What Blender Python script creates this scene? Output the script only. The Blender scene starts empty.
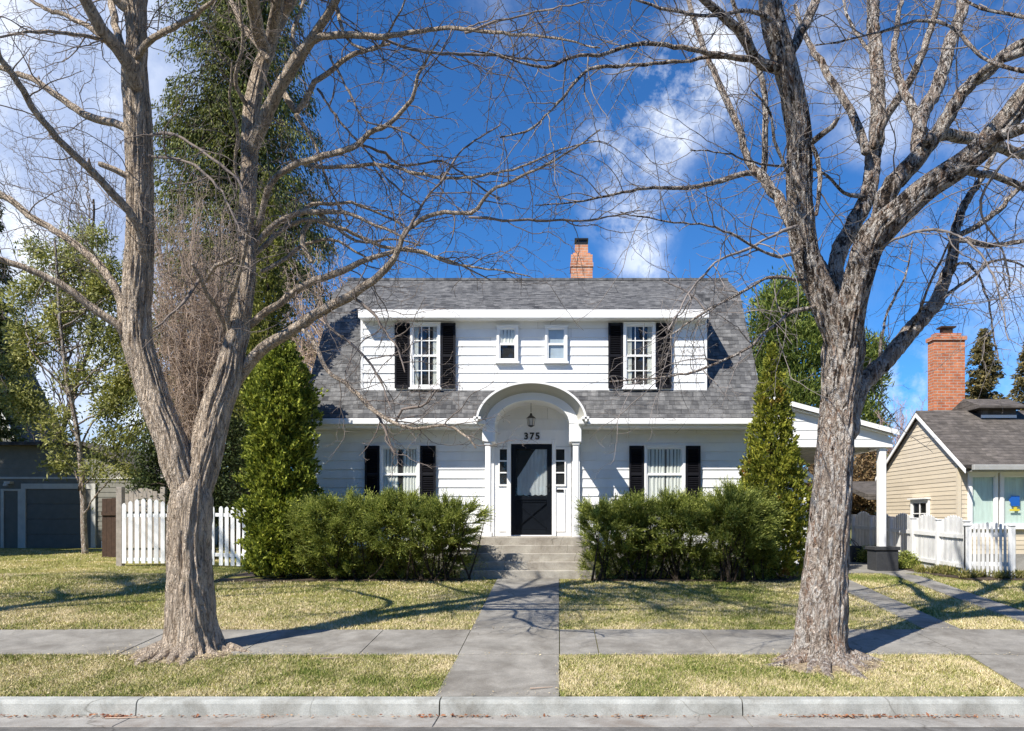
import bpy, math, random
import numpy as np
from mathutils import Vector, noise as mnoise

rng = np.random.default_rng(7)
random.seed(7)
scene = bpy.context.scene
COL = scene.collection

# ---------------------------------------------------------------- camera frame
F, CX, CY, CH = 760.0, 559.0, 517.0, 1.85
def P(px, py, d):
    return np.array(((px-CX)*d/F, d, CH+(CY-py)*d/F))
def PX(px, d): return (px-CX)*d/F
def PZ(py, d): return CH+(CY-py)*d/F

SLOPE = 0.0776
def gz(y):
    if y < 7.8: return 0.0
    if y < 15.66: return SLOPE*(y-7.8)
    return min(0.61+0.008*(y-15.66), 0.70)

# ---------------------------------------------------------------- materials
def mat(name):
    m = bpy.data.materials.new(name); m.use_nodes = True
    nt = m.node_tree; nt.nodes.clear()
    out = nt.nodes.new('ShaderNodeOutputMaterial')
    b = nt.nodes.new('ShaderNodeBsdfPrincipled')
    nt.links.new(b.outputs[0], out.inputs[0])
    return m, nt, b, out
def N(nt, t, **kw):
    n = nt.nodes.new(t)
    for k, v in kw.items():
        if k in n.inputs: n.inputs[k].default_value = v
        else: setattr(n, k, v)
    return n
def ramp(nt, fac, stops, interp='LINEAR'):
    r = nt.nodes.new('ShaderNodeValToRGB'); r.color_ramp.interpolation = interp
    e = r.color_ramp.elements
    while len(e) > 1: e.remove(e[-1])
    e[0].position = stops[0][0]; e[0].color = (*stops[0][1], 1)
    for p, c in stops[1:]:
        x = e.new(p); x.color = (*c, 1)
    nt.links.new(fac, r.inputs[0]); return r.outputs[0]
def coords(nt, kind='Object', scale=(1,1,1)):
    tc = nt.nodes.new('ShaderNodeTexCoord')
    mp = nt.nodes.new('ShaderNodeMapping'); mp.inputs['Scale'].default_value = scale
    nt.links.new(tc.outputs[kind], mp.inputs[0]); return mp.outputs[0]
def noise_t(nt, vec, scale, detail=6, rough=.6, dist=0):
    n = N(nt, 'ShaderNodeTexNoise'); n.inputs['Scale'].default_value = scale
    n.inputs['Detail'].default_value = detail; n.inputs['Roughness'].default_value = rough
    n.inputs['Distortion'].default_value = dist
    nt.links.new(vec, n.inputs['Vector']); return n.outputs['Fac']
def mix(nt, a, b, fac, mode='MIX'):
    m = nt.nodes.new('ShaderNodeMix'); m.data_type = 'RGBA'; m.blend_type = mode
    def s(i, v):
        if isinstance(v, (tuple, list)): m.inputs[i].default_value = (*v, 1)
        elif isinstance(v, (int, float)): m.inputs[i].default_value = v
        else: nt.links.new(v, m.inputs[i])
    s(6, a); s(7, b)
    if isinstance(fac, (int, float)): m.inputs[0].default_value = fac
    else: nt.links.new(fac, m.inputs[0])
    return m.outputs[2]
def math_n(nt, op, a, b=None, c=None, clamp=False):
    m = nt.nodes.new('ShaderNodeMath'); m.operation = op; m.use_clamp = clamp
    for i, v in enumerate((a, b, c)):
        if v is None: continue
        if isinstance(v, (int, float)): m.inputs[i].default_value = v
        else: nt.links.new(v, m.inputs[i])
    return m.outputs[0]
def bump(nt, b, h, strength=.3, dist=.02):
    n = nt.nodes.new('ShaderNodeBump'); n.inputs['Strength'].default_value = strength
    n.inputs['Distance'].default_value = dist
    nt.links.new(h, n.inputs['Height']); nt.links.new(n.outputs[0], b.inputs['Normal'])

def paint(name, col, rough=.5, var=.08, bstr=.1, scale=6, spec=.4, dirt=None, boards=0):
    m, nt, b, o = mat(name)
    v = coords(nt)
    n1 = noise_t(nt, v, scale, 5)
    lo = tuple(c*(1-var) for c in col); hi = tuple(min(c*(1+var), .9) for c in col)
    c = ramp(nt, n1, [(.3, lo), (.7, hi)])
    if dirt:
        n2 = noise_t(nt, coords(nt, 'Object', (1.2, 1.2, .5)), 1.7, 8, .7)
        c = mix(nt, c, dirt, ramp(nt, n2, [(.52, (0,0,0)), (.8, (.5,.5,.5))]))
    if boards:      # every board weathers on its own
        g = nt.nodes.new('ShaderNodeNewGeometry')
        c = mix(nt, c, ramp(nt, g.outputs['Random Per Island'], [(0, (1-boards,)*3), (.7, (1,1,1))]), 1.0, 'MULTIPLY')
    nt.links.new(c, b.inputs['Base Color'])
    b.inputs['Roughness'].default_value = rough
    b.inputs['Specular IOR Level'].default_value = spec
    bump(nt, b, noise_t(nt, v, scale*12, 4), bstr, .004)
    return m

def mat_concrete(name, c0, c1, sc=2.0, stain=(.16,.14,.12), rough=.9, cracks=True):
    m, nt, b, o = mat(name); v = coords(nt)
    n1 = noise_t(nt, v, sc, 9, .65)
    n2 = noise_t(nt, v, sc*28, 4, .6)
    n3 = noise_t(nt, v, sc*.45, 7, .7, .6)
    c = ramp(nt, n1, [(.3, c0), (.7, c1)])
    c = mix(nt, c, stain, ramp(nt, n3, [(.47, (0,0,0)), (.68, (.75,.75,.75))]))
    c = mix(nt, c, ramp(nt, n2, [(.3, (.5,.5,.5)), (.65, (1.0,1.0,1.0))]), .6, 'MULTIPLY')
    vo = N(nt, 'ShaderNodeTexVoronoi', feature='DISTANCE_TO_EDGE'); vo.inputs['Scale'].default_value = .55
    vd = nt.nodes.new('ShaderNodeVectorMath'); vd.operation = 'ADD'
    nz = N(nt, 'ShaderNodeTexNoise'); nz.inputs['Scale'].default_value = 2.5; nt.links.new(v, nz.inputs['Vector'])
    vs = nt.nodes.new('ShaderNodeVectorMath'); vs.operation = 'SCALE'; vs.inputs['Scale'].default_value = .5
    nt.links.new(nz.outputs['Color'], vs.inputs[0]); nt.links.new(v, vd.inputs[0]); nt.links.new(vs.outputs[0], vd.inputs[1])
    nt.links.new(vd.outputs[0], vo.inputs['Vector'])
    crack = ramp(nt, vo.outputs['Distance'], [(.0, (.35,.33,.3)), (.006, (1,1,1))])
    if cracks:
        cmk = ramp(nt, noise_t(nt, v, .35, 2, .5), [(.46, (0,0,0)), (.56, (.7,.7,.7))])
        c = mix(nt, c, crack, cmk, 'MULTIPLY')
    nt.links.new(c, b.inputs['Base Color']); b.inputs['Roughness'].default_value = rough
    bump(nt, b, n2, .35, .006)
    return m

def mat_shingle(name, dark, light, w=.24, h=.13):
    m, nt, b, o = mat(name)
    uv0 = coords(nt, 'UV')
    nz = N(nt, 'ShaderNodeTexNoise'); nz.inputs['Scale'].default_value = 3.0; nz.inputs['Detail'].default_value = 4; nt.links.new(uv0, nz.inputs['Vector'])
    sb = nt.nodes.new('ShaderNodeVectorMath'); sb.operation = 'SUBTRACT'; nt.links.new(nz.outputs['Color'], sb.inputs[0]); sb.inputs[1].default_value = (.5,.5,.5)
    ml = nt.nodes.new('ShaderNodeVectorMath'); ml.operation = 'MULTIPLY'; nt.links.new(sb.outputs[0], ml.inputs[0]); ml.inputs[1].default_value = (.10,.05,0)
    ad = nt.nodes.new('ShaderNodeVectorMath'); ad.operation = 'ADD'; nt.links.new(uv0, ad.inputs[0]); nt.links.new(ml.outputs[0], ad.inputs[1]); uv = ad.outputs[0]
    cols = []
    for ww, off, seed in ((w, .5, 0), (w*.53, .37, .7)):
        br = N(nt, 'ShaderNodeTexBrick'); br.offset = off; br.squash = .8; br.squash_frequency = 3
        br.inputs['Scale'].default_value = 1; br.inputs['Brick Width'].default_value = ww
        br.inputs['Row Height'].default_value = h; br.inputs['Mortar Size'].default_value = .003
        br.inputs['Mortar Smooth'].default_value = .6; br.inputs['Bias'].default_value = 0
        br.inputs['Color1'].default_value = (*dark, 1); br.inputs['Color2'].default_value = (*light, 1)
        br.inputs['Mortar'].default_value = (*[c*.7 for c in dark], 1)
        nt.links.new(uv, br.inputs['Vector']); cols.append(br.outputs['Color'])
    c = mix(nt, cols[0], cols[1], .5)
    n = noise_t(nt, uv, 1.1, 8, .7); n2 = noise_t(nt, uv, 70, 3, .8)
    n4 = noise_t(nt, coords(nt, 'UV', (4, 12, 1)), 1, 4, .7)
    c = mix(nt, c, ramp(nt, n, [(.3, (.75,.75,.77)), (.7, (1.25,1.22,1.18))]), .7, 'MULTIPLY')
    c = mix(nt, c, ramp(nt, n4, [(.32, (.55,.55,.57)), (.66, (1.45,1.43,1.4))]), .75, 'MULTIPLY')
    c = mix(nt, c, ramp(nt, n2, [(.25, (.5,.5,.5)), (.75, (1.4,1.4,1.4))]), .6, 'MULTIPLY')
    sx = nt.nodes.new('ShaderNodeSeparateXYZ'); nt.links.new(uv, sx.inputs[0])
    saw = math_n(nt, 'FRACT', math_n(nt, 'DIVIDE', sx.outputs[1], h))
    c = mix(nt, c, ramp(nt, saw, [(0, (.25,.25,.25)), (.14, (1,1,1))]), .9, 'MULTIPLY')     # shadow line painted along the butt edge of each course
    nt.links.new(c, b.inputs['Base Color']); b.inputs['Roughness'].default_value = .92
    b.inputs['Specular IOR Level'].default_value = .2
    bump(nt, b, math_n(nt, 'MULTIPLY_ADD', n2, .5, math_n(nt, 'MULTIPLY', saw, -1)), .8, .02)
    return m

def mat_brick(name, c1, c2, mortar, w=.21, h=.075):
    m, nt, b, o = mat(name); uv = coords(nt, 'UV')
    br = N(nt, 'ShaderNodeTexBrick'); br.offset = .5
    for k, v in (('Scale', 1), ('Brick Width', w), ('Row Height', h), ('Mortar Size', .009), ('Mortar Smooth', .2), ('Bias', .1)):
        br.inputs[k].default_value = v
    br.inputs['Color1'].default_value = (*c1, 1); br.inputs['Color2'].default_value = (*c2, 1); br.inputs['Mortar'].default_value = (*mortar, 1)
    nt.links.new(uv, br.inputs['Vector'])
    n = noise_t(nt, uv, 5, 8, .7)
    c = mix(nt, br.outputs['Color'], ramp(nt, n, [(.3, (.55,.5,.5)), (.7, (1.35,1.3,1.3))]), .8, 'MULTIPLY')
    nt.links.new(c, b.inputs['Base Color']); b.inputs['Roughness'].default_value = .9
    inv = math_n(nt, 'SUBTRACT', 1.0, br.outputs['Fac'])
    bump(nt, b, inv, .6, .01)
    return m

def mat_bark(name, base, pale, dark, stretch=.16, sc=9, plates=False):
    m, nt, b, o = mat(name)
    v = coords(nt, 'Object', (1, 1, stretch))
    n1 = noise_t(nt, v, sc, 8, .66, .5)
    r1 = math_n(nt, 'ABSOLUTE', math_n(nt, 'SUBTRACT', noise_t(nt, v, sc*1.5, 5, .55, .7), .5))     # ridged furrows
    r2 = math_n(nt, 'ABSOLUTE', math_n(nt, 'SUBTRACT', noise_t(nt, coords(nt, 'Object', (1,1,stretch*1.8)), sc*3.5, 4, .6, .5), .5))
    n2 = noise_t(nt, coords(nt, 'Object', (1,1,.6)), sc*6, 5, .75)
    c = ramp(nt, n1, [(.30, dark), (.46, base), (.58, base), (.72, pale)])
    f1 = ramp(nt, r1, [(0, (.36,.31,.27)), (.022, (1.0,.99,.98)), (.07, (1.35,1.35,1.35))])
    f2 = ramp(nt, r2, [(0, (.62,.58,.55)), (.03, (1.12,1.12,1.12))])
    c = mix(nt, c, f1, .9, 'MULTIPLY'); c = mix(nt, c, f2, .75, 'MULTIPLY')
    c = mix(nt, c, ramp(nt, n2, [(.3, (.7,.68,.66)), (.7, (1.4,1.4,1.4))]), .6, 'MULTIPLY')
    if plates:
        n3 = noise_t(nt, coords(nt, 'Object', (1, 1, .3)), 9, 7, .7, 1.0)
        c = mix(nt, c, (.40,.24,.16), ramp(nt, n3, [(.55, (0,0,0)), (.60, (.75,.75,.75))]))
        n6 = noise_t(nt, coords(nt, 'Object', (1, 1, .35)), 10, 7, .72, 1.2)
        sz = nt.nodes.new('ShaderNodeSeparateXYZ'); nt.links.new(coords(nt), sz.inputs[0])
        hz = math_n(nt, 'MULTIPLY', math_n(nt, 'SUBTRACT', sz.outputs[2], 2.6), .055, clamp=True)
        hz = math_n(nt, 'MINIMUM', hz, .085)        # blackish patches are commoner on the upper limbs
        c = mix(nt, c, (.05,.036,.028), ramp(nt, math_n(nt, 'ADD', n6, hz), [(.585, (0,0,0)), (.615, (.92,.92,.92))]))
        n5 = noise_t(nt, coords(nt, 'Object', (1, 1.1, .4)), 15, 7, .72, 1.3)
        c = mix(nt, c, pale, ramp(nt, n5, [(.52, (0,0,0)), (.55, (.9,.9,.9))]))
    nt.links.new(c, b.inputs['Base Color']); b.inputs['Roughness'].default_value = .95
    b.inputs['Specular IOR Level'].default_value = .15
    h = math_n(nt, 'ADD', math_n(nt, 'MINIMUM', math_n(nt, 'MULTIPLY', r1, 7), 1.0), math_n(nt, 'MULTIPLY', math_n(nt, 'MINIMUM', math_n(nt, 'MULTIPLY', r2, 7), 1.0), .5))
    h = math_n(nt, 'MULTIPLY_ADD', n2, .5, h)
    if plates: h = math_n(nt, 'MULTIPLY_ADD', n5, 2.5, h)
    lowf = noise_t(nt, coords(nt, 'Object', (1,1,.5)), 1.6, 3, .5)
    bump(nt, b, h, 1.0, .045)
    return m

def mat_leaf(name, dark, light, trans=.35, tip=None, ls=1.5, rough=.6, dry=None, dryamt=.6):
    m, nt, b, o = mat(name)
    g = nt.nodes.new('ShaderNodeNewGeometry')
    v = coords(nt)
    c = ramp(nt, g.outputs['Random Per Island'], [(0, dark), (.6, light), (1, tip or light)])
    n = noise_t(nt, v, ls, 4, .6)
    c = mix(nt, c, ramp(nt, n, [(.32, (.5,.55,.45)), (.68, (1.45,1.4,1.2))]), .85, 'MULTIPLY')
    if dry:
        n2 = noise_t(nt, v, ls*.6, 3, .5)
        c = mix(nt, c, dry, ramp(nt, n2, [(dryamt-.03, (0,0,0)), (dryamt+.06, (.9,.9,.9))]))
    nt.links.new(c, b.inputs['Base Color']); b.inputs['Roughness'].default_value = rough
    b.inputs['Specular IOR Level'].default_value = .25
    t = nt.nodes.new('ShaderNodeBsdfTranslucent'); nt.links.new(c, t.inputs[0])
    ms = nt.nodes.new('ShaderNodeMixShader'); ms.inputs[0].default_value = trans
    nt.links.new(b.outputs[0], ms.inputs[1]); nt.links.new(t.outputs[0], ms.inputs[2])
    nt.links.new(ms.outputs[0], o.inputs[0])
    return m

def mat_glass(name, tint=(.05,.06,.07), refl=.5):
    m, nt, b, o = mat(name)
    lw = nt.nodes.new('ShaderNodeLayerWeight'); lw.inputs[0].default_value = .12
    fac = math_n(nt, 'MULTIPLY_ADD', lw.outputs['Fresnel'], .6, refl, clamp=True)
    gl = nt.nodes.new('ShaderNodeBsdfGlossy'); gl.inputs['Roughness'].default_value = .02
    gl.inputs['Color'].default_value = (.9,.95,1,1)
    tr = nt.nodes.new('ShaderNodeBsdfTransparent'); tr.inputs[0].default_value = (.9,.93,.93,1)
    nz = nt.nodes.new('ShaderNodeBump'); nz.inputs['Strength'].default_value = .05; nz.inputs['Distance'].default_value = .02
    nt.links.new(noise_t(nt, coords(nt), 3, 2), nz.inputs['Height']); nt.links.new(nz.outputs[0], gl.inputs['Normal'])
    ms = nt.nodes.new('ShaderNodeMixShader'); nt.links.new(fac, ms.inputs[0])
    nt.links.new(tr.outputs[0], ms.inputs[1]); nt.links.new(gl.outputs[0], ms.inputs[2])
    nt.links.new(ms.outputs[0], o.inputs[0])
    return m

def mat_cloth(name, col):
    m, nt, b, o = mat(name)
    v = coords(nt, 'Object', (1, 1, .12))
    n = noise_t(nt, v, 22, 4, .6)
    c = ramp(nt, n, [(.3, tuple(x*.82 for x in col)), (.65, col)])  # vertical streaks paint the shading of folds into the cloth colour
    nt.links.new(c, b.inputs['Base Color']); b.inputs['Roughness'].default_value = .9
    return m

def mat_ground():
    m, nt, b, o = mat('ground_soil_grass'); v = coords(nt)
    n1 = noise_t(nt, v, .55, 8, .65, .4); n2 = noise_t(nt, coords(nt, 'Object', (1, .6, 1)), 2.2, 6, .7)
    n3 = noise_t(nt, v, 38, 5, .8)
    c = ramp(nt, n1, [(.3, (.15,.165,.05)), (.5, (.27,.25,.10)), (.7, (.40,.33,.17))])
    c = mix(nt, c, ramp(nt, n2, [(.3, (.6,.72,.5)), (.7, (1.35,1.25,1.1))]), .7, 'MULTIPLY')
    c = mix(nt, c, ramp(nt, n3, [(.3, (.35,.38,.3)), (.7, (1.6,1.55,1.4))]), .8, 'MULTIPLY')
    nt.links.new(c, b.inputs['Base Color']); b.inputs['Roughness'].default_value = 1
    b.inputs['Specular IOR Level'].default_value = .1
    bump(nt, b, n3, .9, .03); return m

def mat_grass():
    m, nt, b, o = mat('grass_blade')
    g = nt.nodes.new('ShaderNodeNewGeometry'); v = coords(nt)
    n1 = noise_t(nt, v, .55, 8, .65, .4); n2 = noise_t(nt, coords(nt, 'Object', (1, .6, 1)), 2.2, 6, .7)
    r = g.outputs['Random Per Island']
    s = math_n(nt, 'ADD', math_n(nt, 'MULTIPLY', n1, 1.5), math_n(nt, 'MULTIPLY', n2, .8))
    s = math_n(nt, 'ADD', s, math_n(nt, 'MULTIPLY', r, .55))
    s = math_n(nt, 'SUBTRACT', s, .9)
    c = ramp(nt, s, [(.18, (.12,.17,.035)), (.40, (.29,.30,.08)), (.60, (.55,.475,.25)), (.82, (.74,.63,.43))])
    nt.links.new(c, b.inputs['Base Color']); b.inputs['Roughness'].default_value = .8
    b.inputs['Specular IOR Level'].default_value = .15
    return m

M = dict(
    siding=paint('white_siding_paint', (.84,.85,.86), .5, .03, .1, 3, dirt=(.66,.65,.61), boards=.10),
    trim=paint('white_trim_paint', (.86,.86,.86), .45, .02, .05),
    trim_grey=paint('weathered_white_paint', (.76,.765,.77), .6, .1, .2, 5, dirt=(.42,.40,.37), boards=.25),
    cream=paint('cream_siding', (.66,.57,.44), .55, .04, .1, 3, boards=.14),
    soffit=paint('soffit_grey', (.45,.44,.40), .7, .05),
    shutter=paint('black_shutter_paint', (.010,.010,.014), .5, .2, .1, spec=.2),
    door=paint('black_door_paint', (.006,.008,.012), .35, .2, .05, spec=.2),
    dark=paint('dark_interior', (.022,.022,.025), .8, .2, .0),  # near-black paint standing in for the unlit rooms behind the glass
    metal=paint('black_iron', (.02,.02,.02), .35, .1, .05),
    lamp_glass=paint('lamp_glass', (.6,.55,.48), .2, .1, .05),
    charcoal=paint('charcoal_block', (.04,.042,.047), .75, .2, .4, 20),
    gutter_metal=paint('grey_gutter', (.36,.36,.35), .5, .1, .05),
    garage_wall=paint('garage_shaded_paint', (.22,.215,.19), .75, .12, .2, 5),  # light wall paint made dark: its deep shade is put into the colour
    garage_trim=paint('garage_trim_paint', (.62,.61,.57), .7, .1, .1, 5),
    garage_door=paint('garage_door_paint', (.17,.165,.15), .6, .1, .1, 5),
    wood=paint('brown_weathered_wood', (.06,.034,.022), .85, .3, .4, 9),
    graywood=paint('grey_weathered_wood', (.33,.29,.25), .85, .2, .4, 9),
    blue=paint('blue_paper', (.01,.10,.42), .6, .1, 0), yellow=paint('yellow_paper', (.62,.5,.05), .6, .1, 0),
    shingle=mat_shingle('house_shingle', (.045,.047,.052), (.20,.203,.207)),
    shingle2=mat_shingle('brown_shingle', (.075,.068,.062), (.15,.135,.125)),
    flashing=paint('slate_barrel_roof', (.14,.145,.15), .8, .2, .3, 12),
    brick=mat_brick('chimney_brick', (.58,.21,.09), (.46,.135,.055), (.42,.36,.30)),
    brick2=mat_brick('pale_chimney_brick', (.66,.32,.17), (.50,.20,.10), (.48,.42,.36)),
    conc=mat_concrete('sidewalk_concrete', (.20,.188,.168), (.37,.35,.315), 2.6, (.13,.115,.095)),
    kerbm=mat_concrete('kerb_concrete', (.30,.31,.295), (.52,.53,.505), 3.5, (.20,.19,.165)),
    gutterc=mat_concrete('gutter_concrete', (.25,.238,.22), (.41,.395,.37), 3.5, (.20,.16,.13)),
    stepc=mat_concrete('step_concrete', (.33,.30,.26), (.52,.49,.43), 3, (.18,.15,.12)),
    asphalt=mat_concrete('asphalt', (.10,.095,.09), (.20,.19,.18), 6, (.07,.065,.06)),
    found=mat_concrete('foundation', (.30,.29,.28), (.45,.44,.42), 3),
    ground=mat_ground(), grass=mat_grass(),
    soil=mat_concrete('bed_soil', (.045,.03,.02), (.10,.07,.045), 6, (.03,.02,.015)),
    bark1=mat_bark('grey_tan_bark', (.58,.485,.39), (.82,.73,.62), (.33,.26,.20), .17, 11),
    bark2=mat_bark('flaky_bark', (.42,.35,.30), (.86,.80,.74), (.17,.13,.105), .3, 8.5, True),
    twig1=paint('twig_bark', (.19,.155,.135), .85, .3, .1, 3),
    twig2=paint('twig_bark_grey', (.23,.20,.185), .85, .35, .1, 3),
    twigbrown=paint('thicket_twig', (.42,.32,.25), .9, .3, .1, 2),
    twigpink=paint('pinkish_twig', (.46,.32,.30), .9, .3, .1, 2),
    barkdark=mat_bark('dark_bark', (.09,.07,.055), (.16,.13,.10), (.03,.025,.02), .3, 8),
    arbor=mat_leaf('arborvitae_leaf', (.045,.075,.012), (.25,.30,.045), .3, (.56,.58,.12), 2.2, dry=(.34,.27,.09), dryamt=.70),
    arbor2=mat_leaf('arborvitae_leaf_bronzed', (.07,.10,.015), (.28,.30,.045), .35, (.46,.44,.09), 2.2, dry=(.40,.14,.05), dryamt=.64),
    juniper=mat_leaf('juniper_leaf', (.06,.095,.022), (.29,.34,.075), .3, (.66,.68,.24), 2.6),
    spire=mat_leaf('spire_leaf', (.06,.08,.02), (.20,.215,.05), .3, (.34,.33,.10), 1.2),
    spruce=mat_leaf('spruce_needle', (.045,.06,.02), (.14,.16,.04), .3, (.27,.27,.075), .8),
    olive=mat_leaf('olive_leaf', (.13,.15,.04), (.36,.37,.12), .45, (.62,.60,.32), 1.0),
    pine=mat_leaf('pine_needle', (.05,.085,.02), (.17,.22,.05), .3, (.32,.36,.11), .6),
    fir=mat_leaf('fir_needle', (.07,.065,.03), (.17,.14,.065), .2, (.27,.22,.10), 1.0),
    darkleaf=mat_leaf('dark_evergreen_leaf', (.025,.04,.018), (.06,.085,.03), .2, (.10,.12,.04), 1.0),
    brownleaf=mat_leaf('brown_shrub_leaf', (.13,.085,.05), (.24,.16,.09), .2, (.38,.28,.17), 1.5),
    drygrass=mat_leaf('border_plant_leaf', (.10,.14,.03), (.26,.24,.08), .3, (.50,.42,.22), 1.0, dry=(.42,.28,.18), dryamt=.55),
    litter=mat_leaf('leaf_litter', (.16,.05,.03), (.34,.14,.08), .1, (.48,.33,.22), 4),
    litter2=mat_leaf('pale_litter', (.36,.28,.18), (.55,.46,.32), .1, (.66,.58,.44), 4),
    glass=mat_glass('window_glass', refl=.05), glass2=mat_glass('window_glass_bright', refl=.05),
    curtain=mat_cloth('curtain_cloth', (.86,.85,.80)), lace=mat_cloth('lace_cloth', (.52,.54,.56)),
    sheer=mat_cloth('sheer_green_cloth', (.80,.92,.84)), shade=paint('roller_shade', (.50,.56,.62), .8, .1),
)

# ---------------------------------------------------------------- mesh helpers
def world_loc(o):
    v = Vector((0,0,0))
    while o is not None:
        v += o.location; o = o.parent
    return v
def auto_uv(me):
    n = len(me.loops)
    co = np.empty(len(me.vertices)*3); me.vertices.foreach_get('co', co); co = co.reshape(-1,3)
    li = np.empty(n, int); me.loops.foreach_get('vertex_index', li)
    pn = np.empty(len(me.polygons)*3); me.polygons.foreach_get('normal', pn); pn = pn.reshape(-1,3)
    lt = np.empty(len(me.polygons), int); me.polygons.foreach_get('loop_total', lt)
    nn = np.repeat(pn, lt, axis=0)
    flat = np.abs(nn[:,2]) > .995
    u = np.cross(np.array([0,0,1.0]), nn); u[flat] = (1,0,0)
    u /= np.linalg.norm(u, axis=1)[:,None] + 1e-9
    v = np.cross(nn, u)
    c = co[li]
    uv = np.stack([(c*u).sum(1), (c*v).sum(1)], 1)
    l = me.uv_layers.new(name='uv'); l.data.foreach_set('uv', uv.ravel())
def link_mesh(name, verts, faces, material, parent=None, smooth=False, uv=False, loc=None):
    verts = np.asarray(verts, dtype=float).reshape(-1,3)
    if parent is not None: off = np.array(world_loc(parent))
    elif loc is not None: off = np.array(loc, dtype=float)
    else: off = np.zeros(3)
    me = bpy.data.meshes.new(name)
    if isinstance(faces, np.ndarray):
        k = faces.shape[1]; nf = len(faces)
        me.vertices.add(len(verts)); me.vertices.foreach_set('co', (verts-off).ravel())
        me.loops.add(nf*k); me.loops.foreach_set('vertex_index', faces.ravel().astype(np.int32))
        me.polygons.add(nf); me.polygons.foreach_set('loop_start', np.arange(0, nf*k, k, dtype=np.int32))
        me.update(calc_edges=True); me.validate()
    else:
        me.from_pydata([tuple(v) for v in (verts-off)], [], faces); me.update()
    if smooth: me.polygons.foreach_set('use_smooth', [True]*len(me.polygons))
    if uv: auto_uv(me)
    me.materials.append(material)
    o = bpy.data.objects.new(name, me); COL.objects.link(o)
    if parent is not None: o.parent = parent
    else: o.location = off
    return o
def tag(o, label=None, cat=None, group=None, kind=None):
    if label: o['label'] = label
    if cat: o['category'] = cat
    if group: o['group'] = group
    if kind: o['kind'] = kind
    return o
def thing(name, loc, label, cat, group=None):
    o = bpy.data.objects.new(name, None); o.empty_display_size = .3; COL.objects.link(o); o.location = loc
    return tag(o, label, cat, group)

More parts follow.
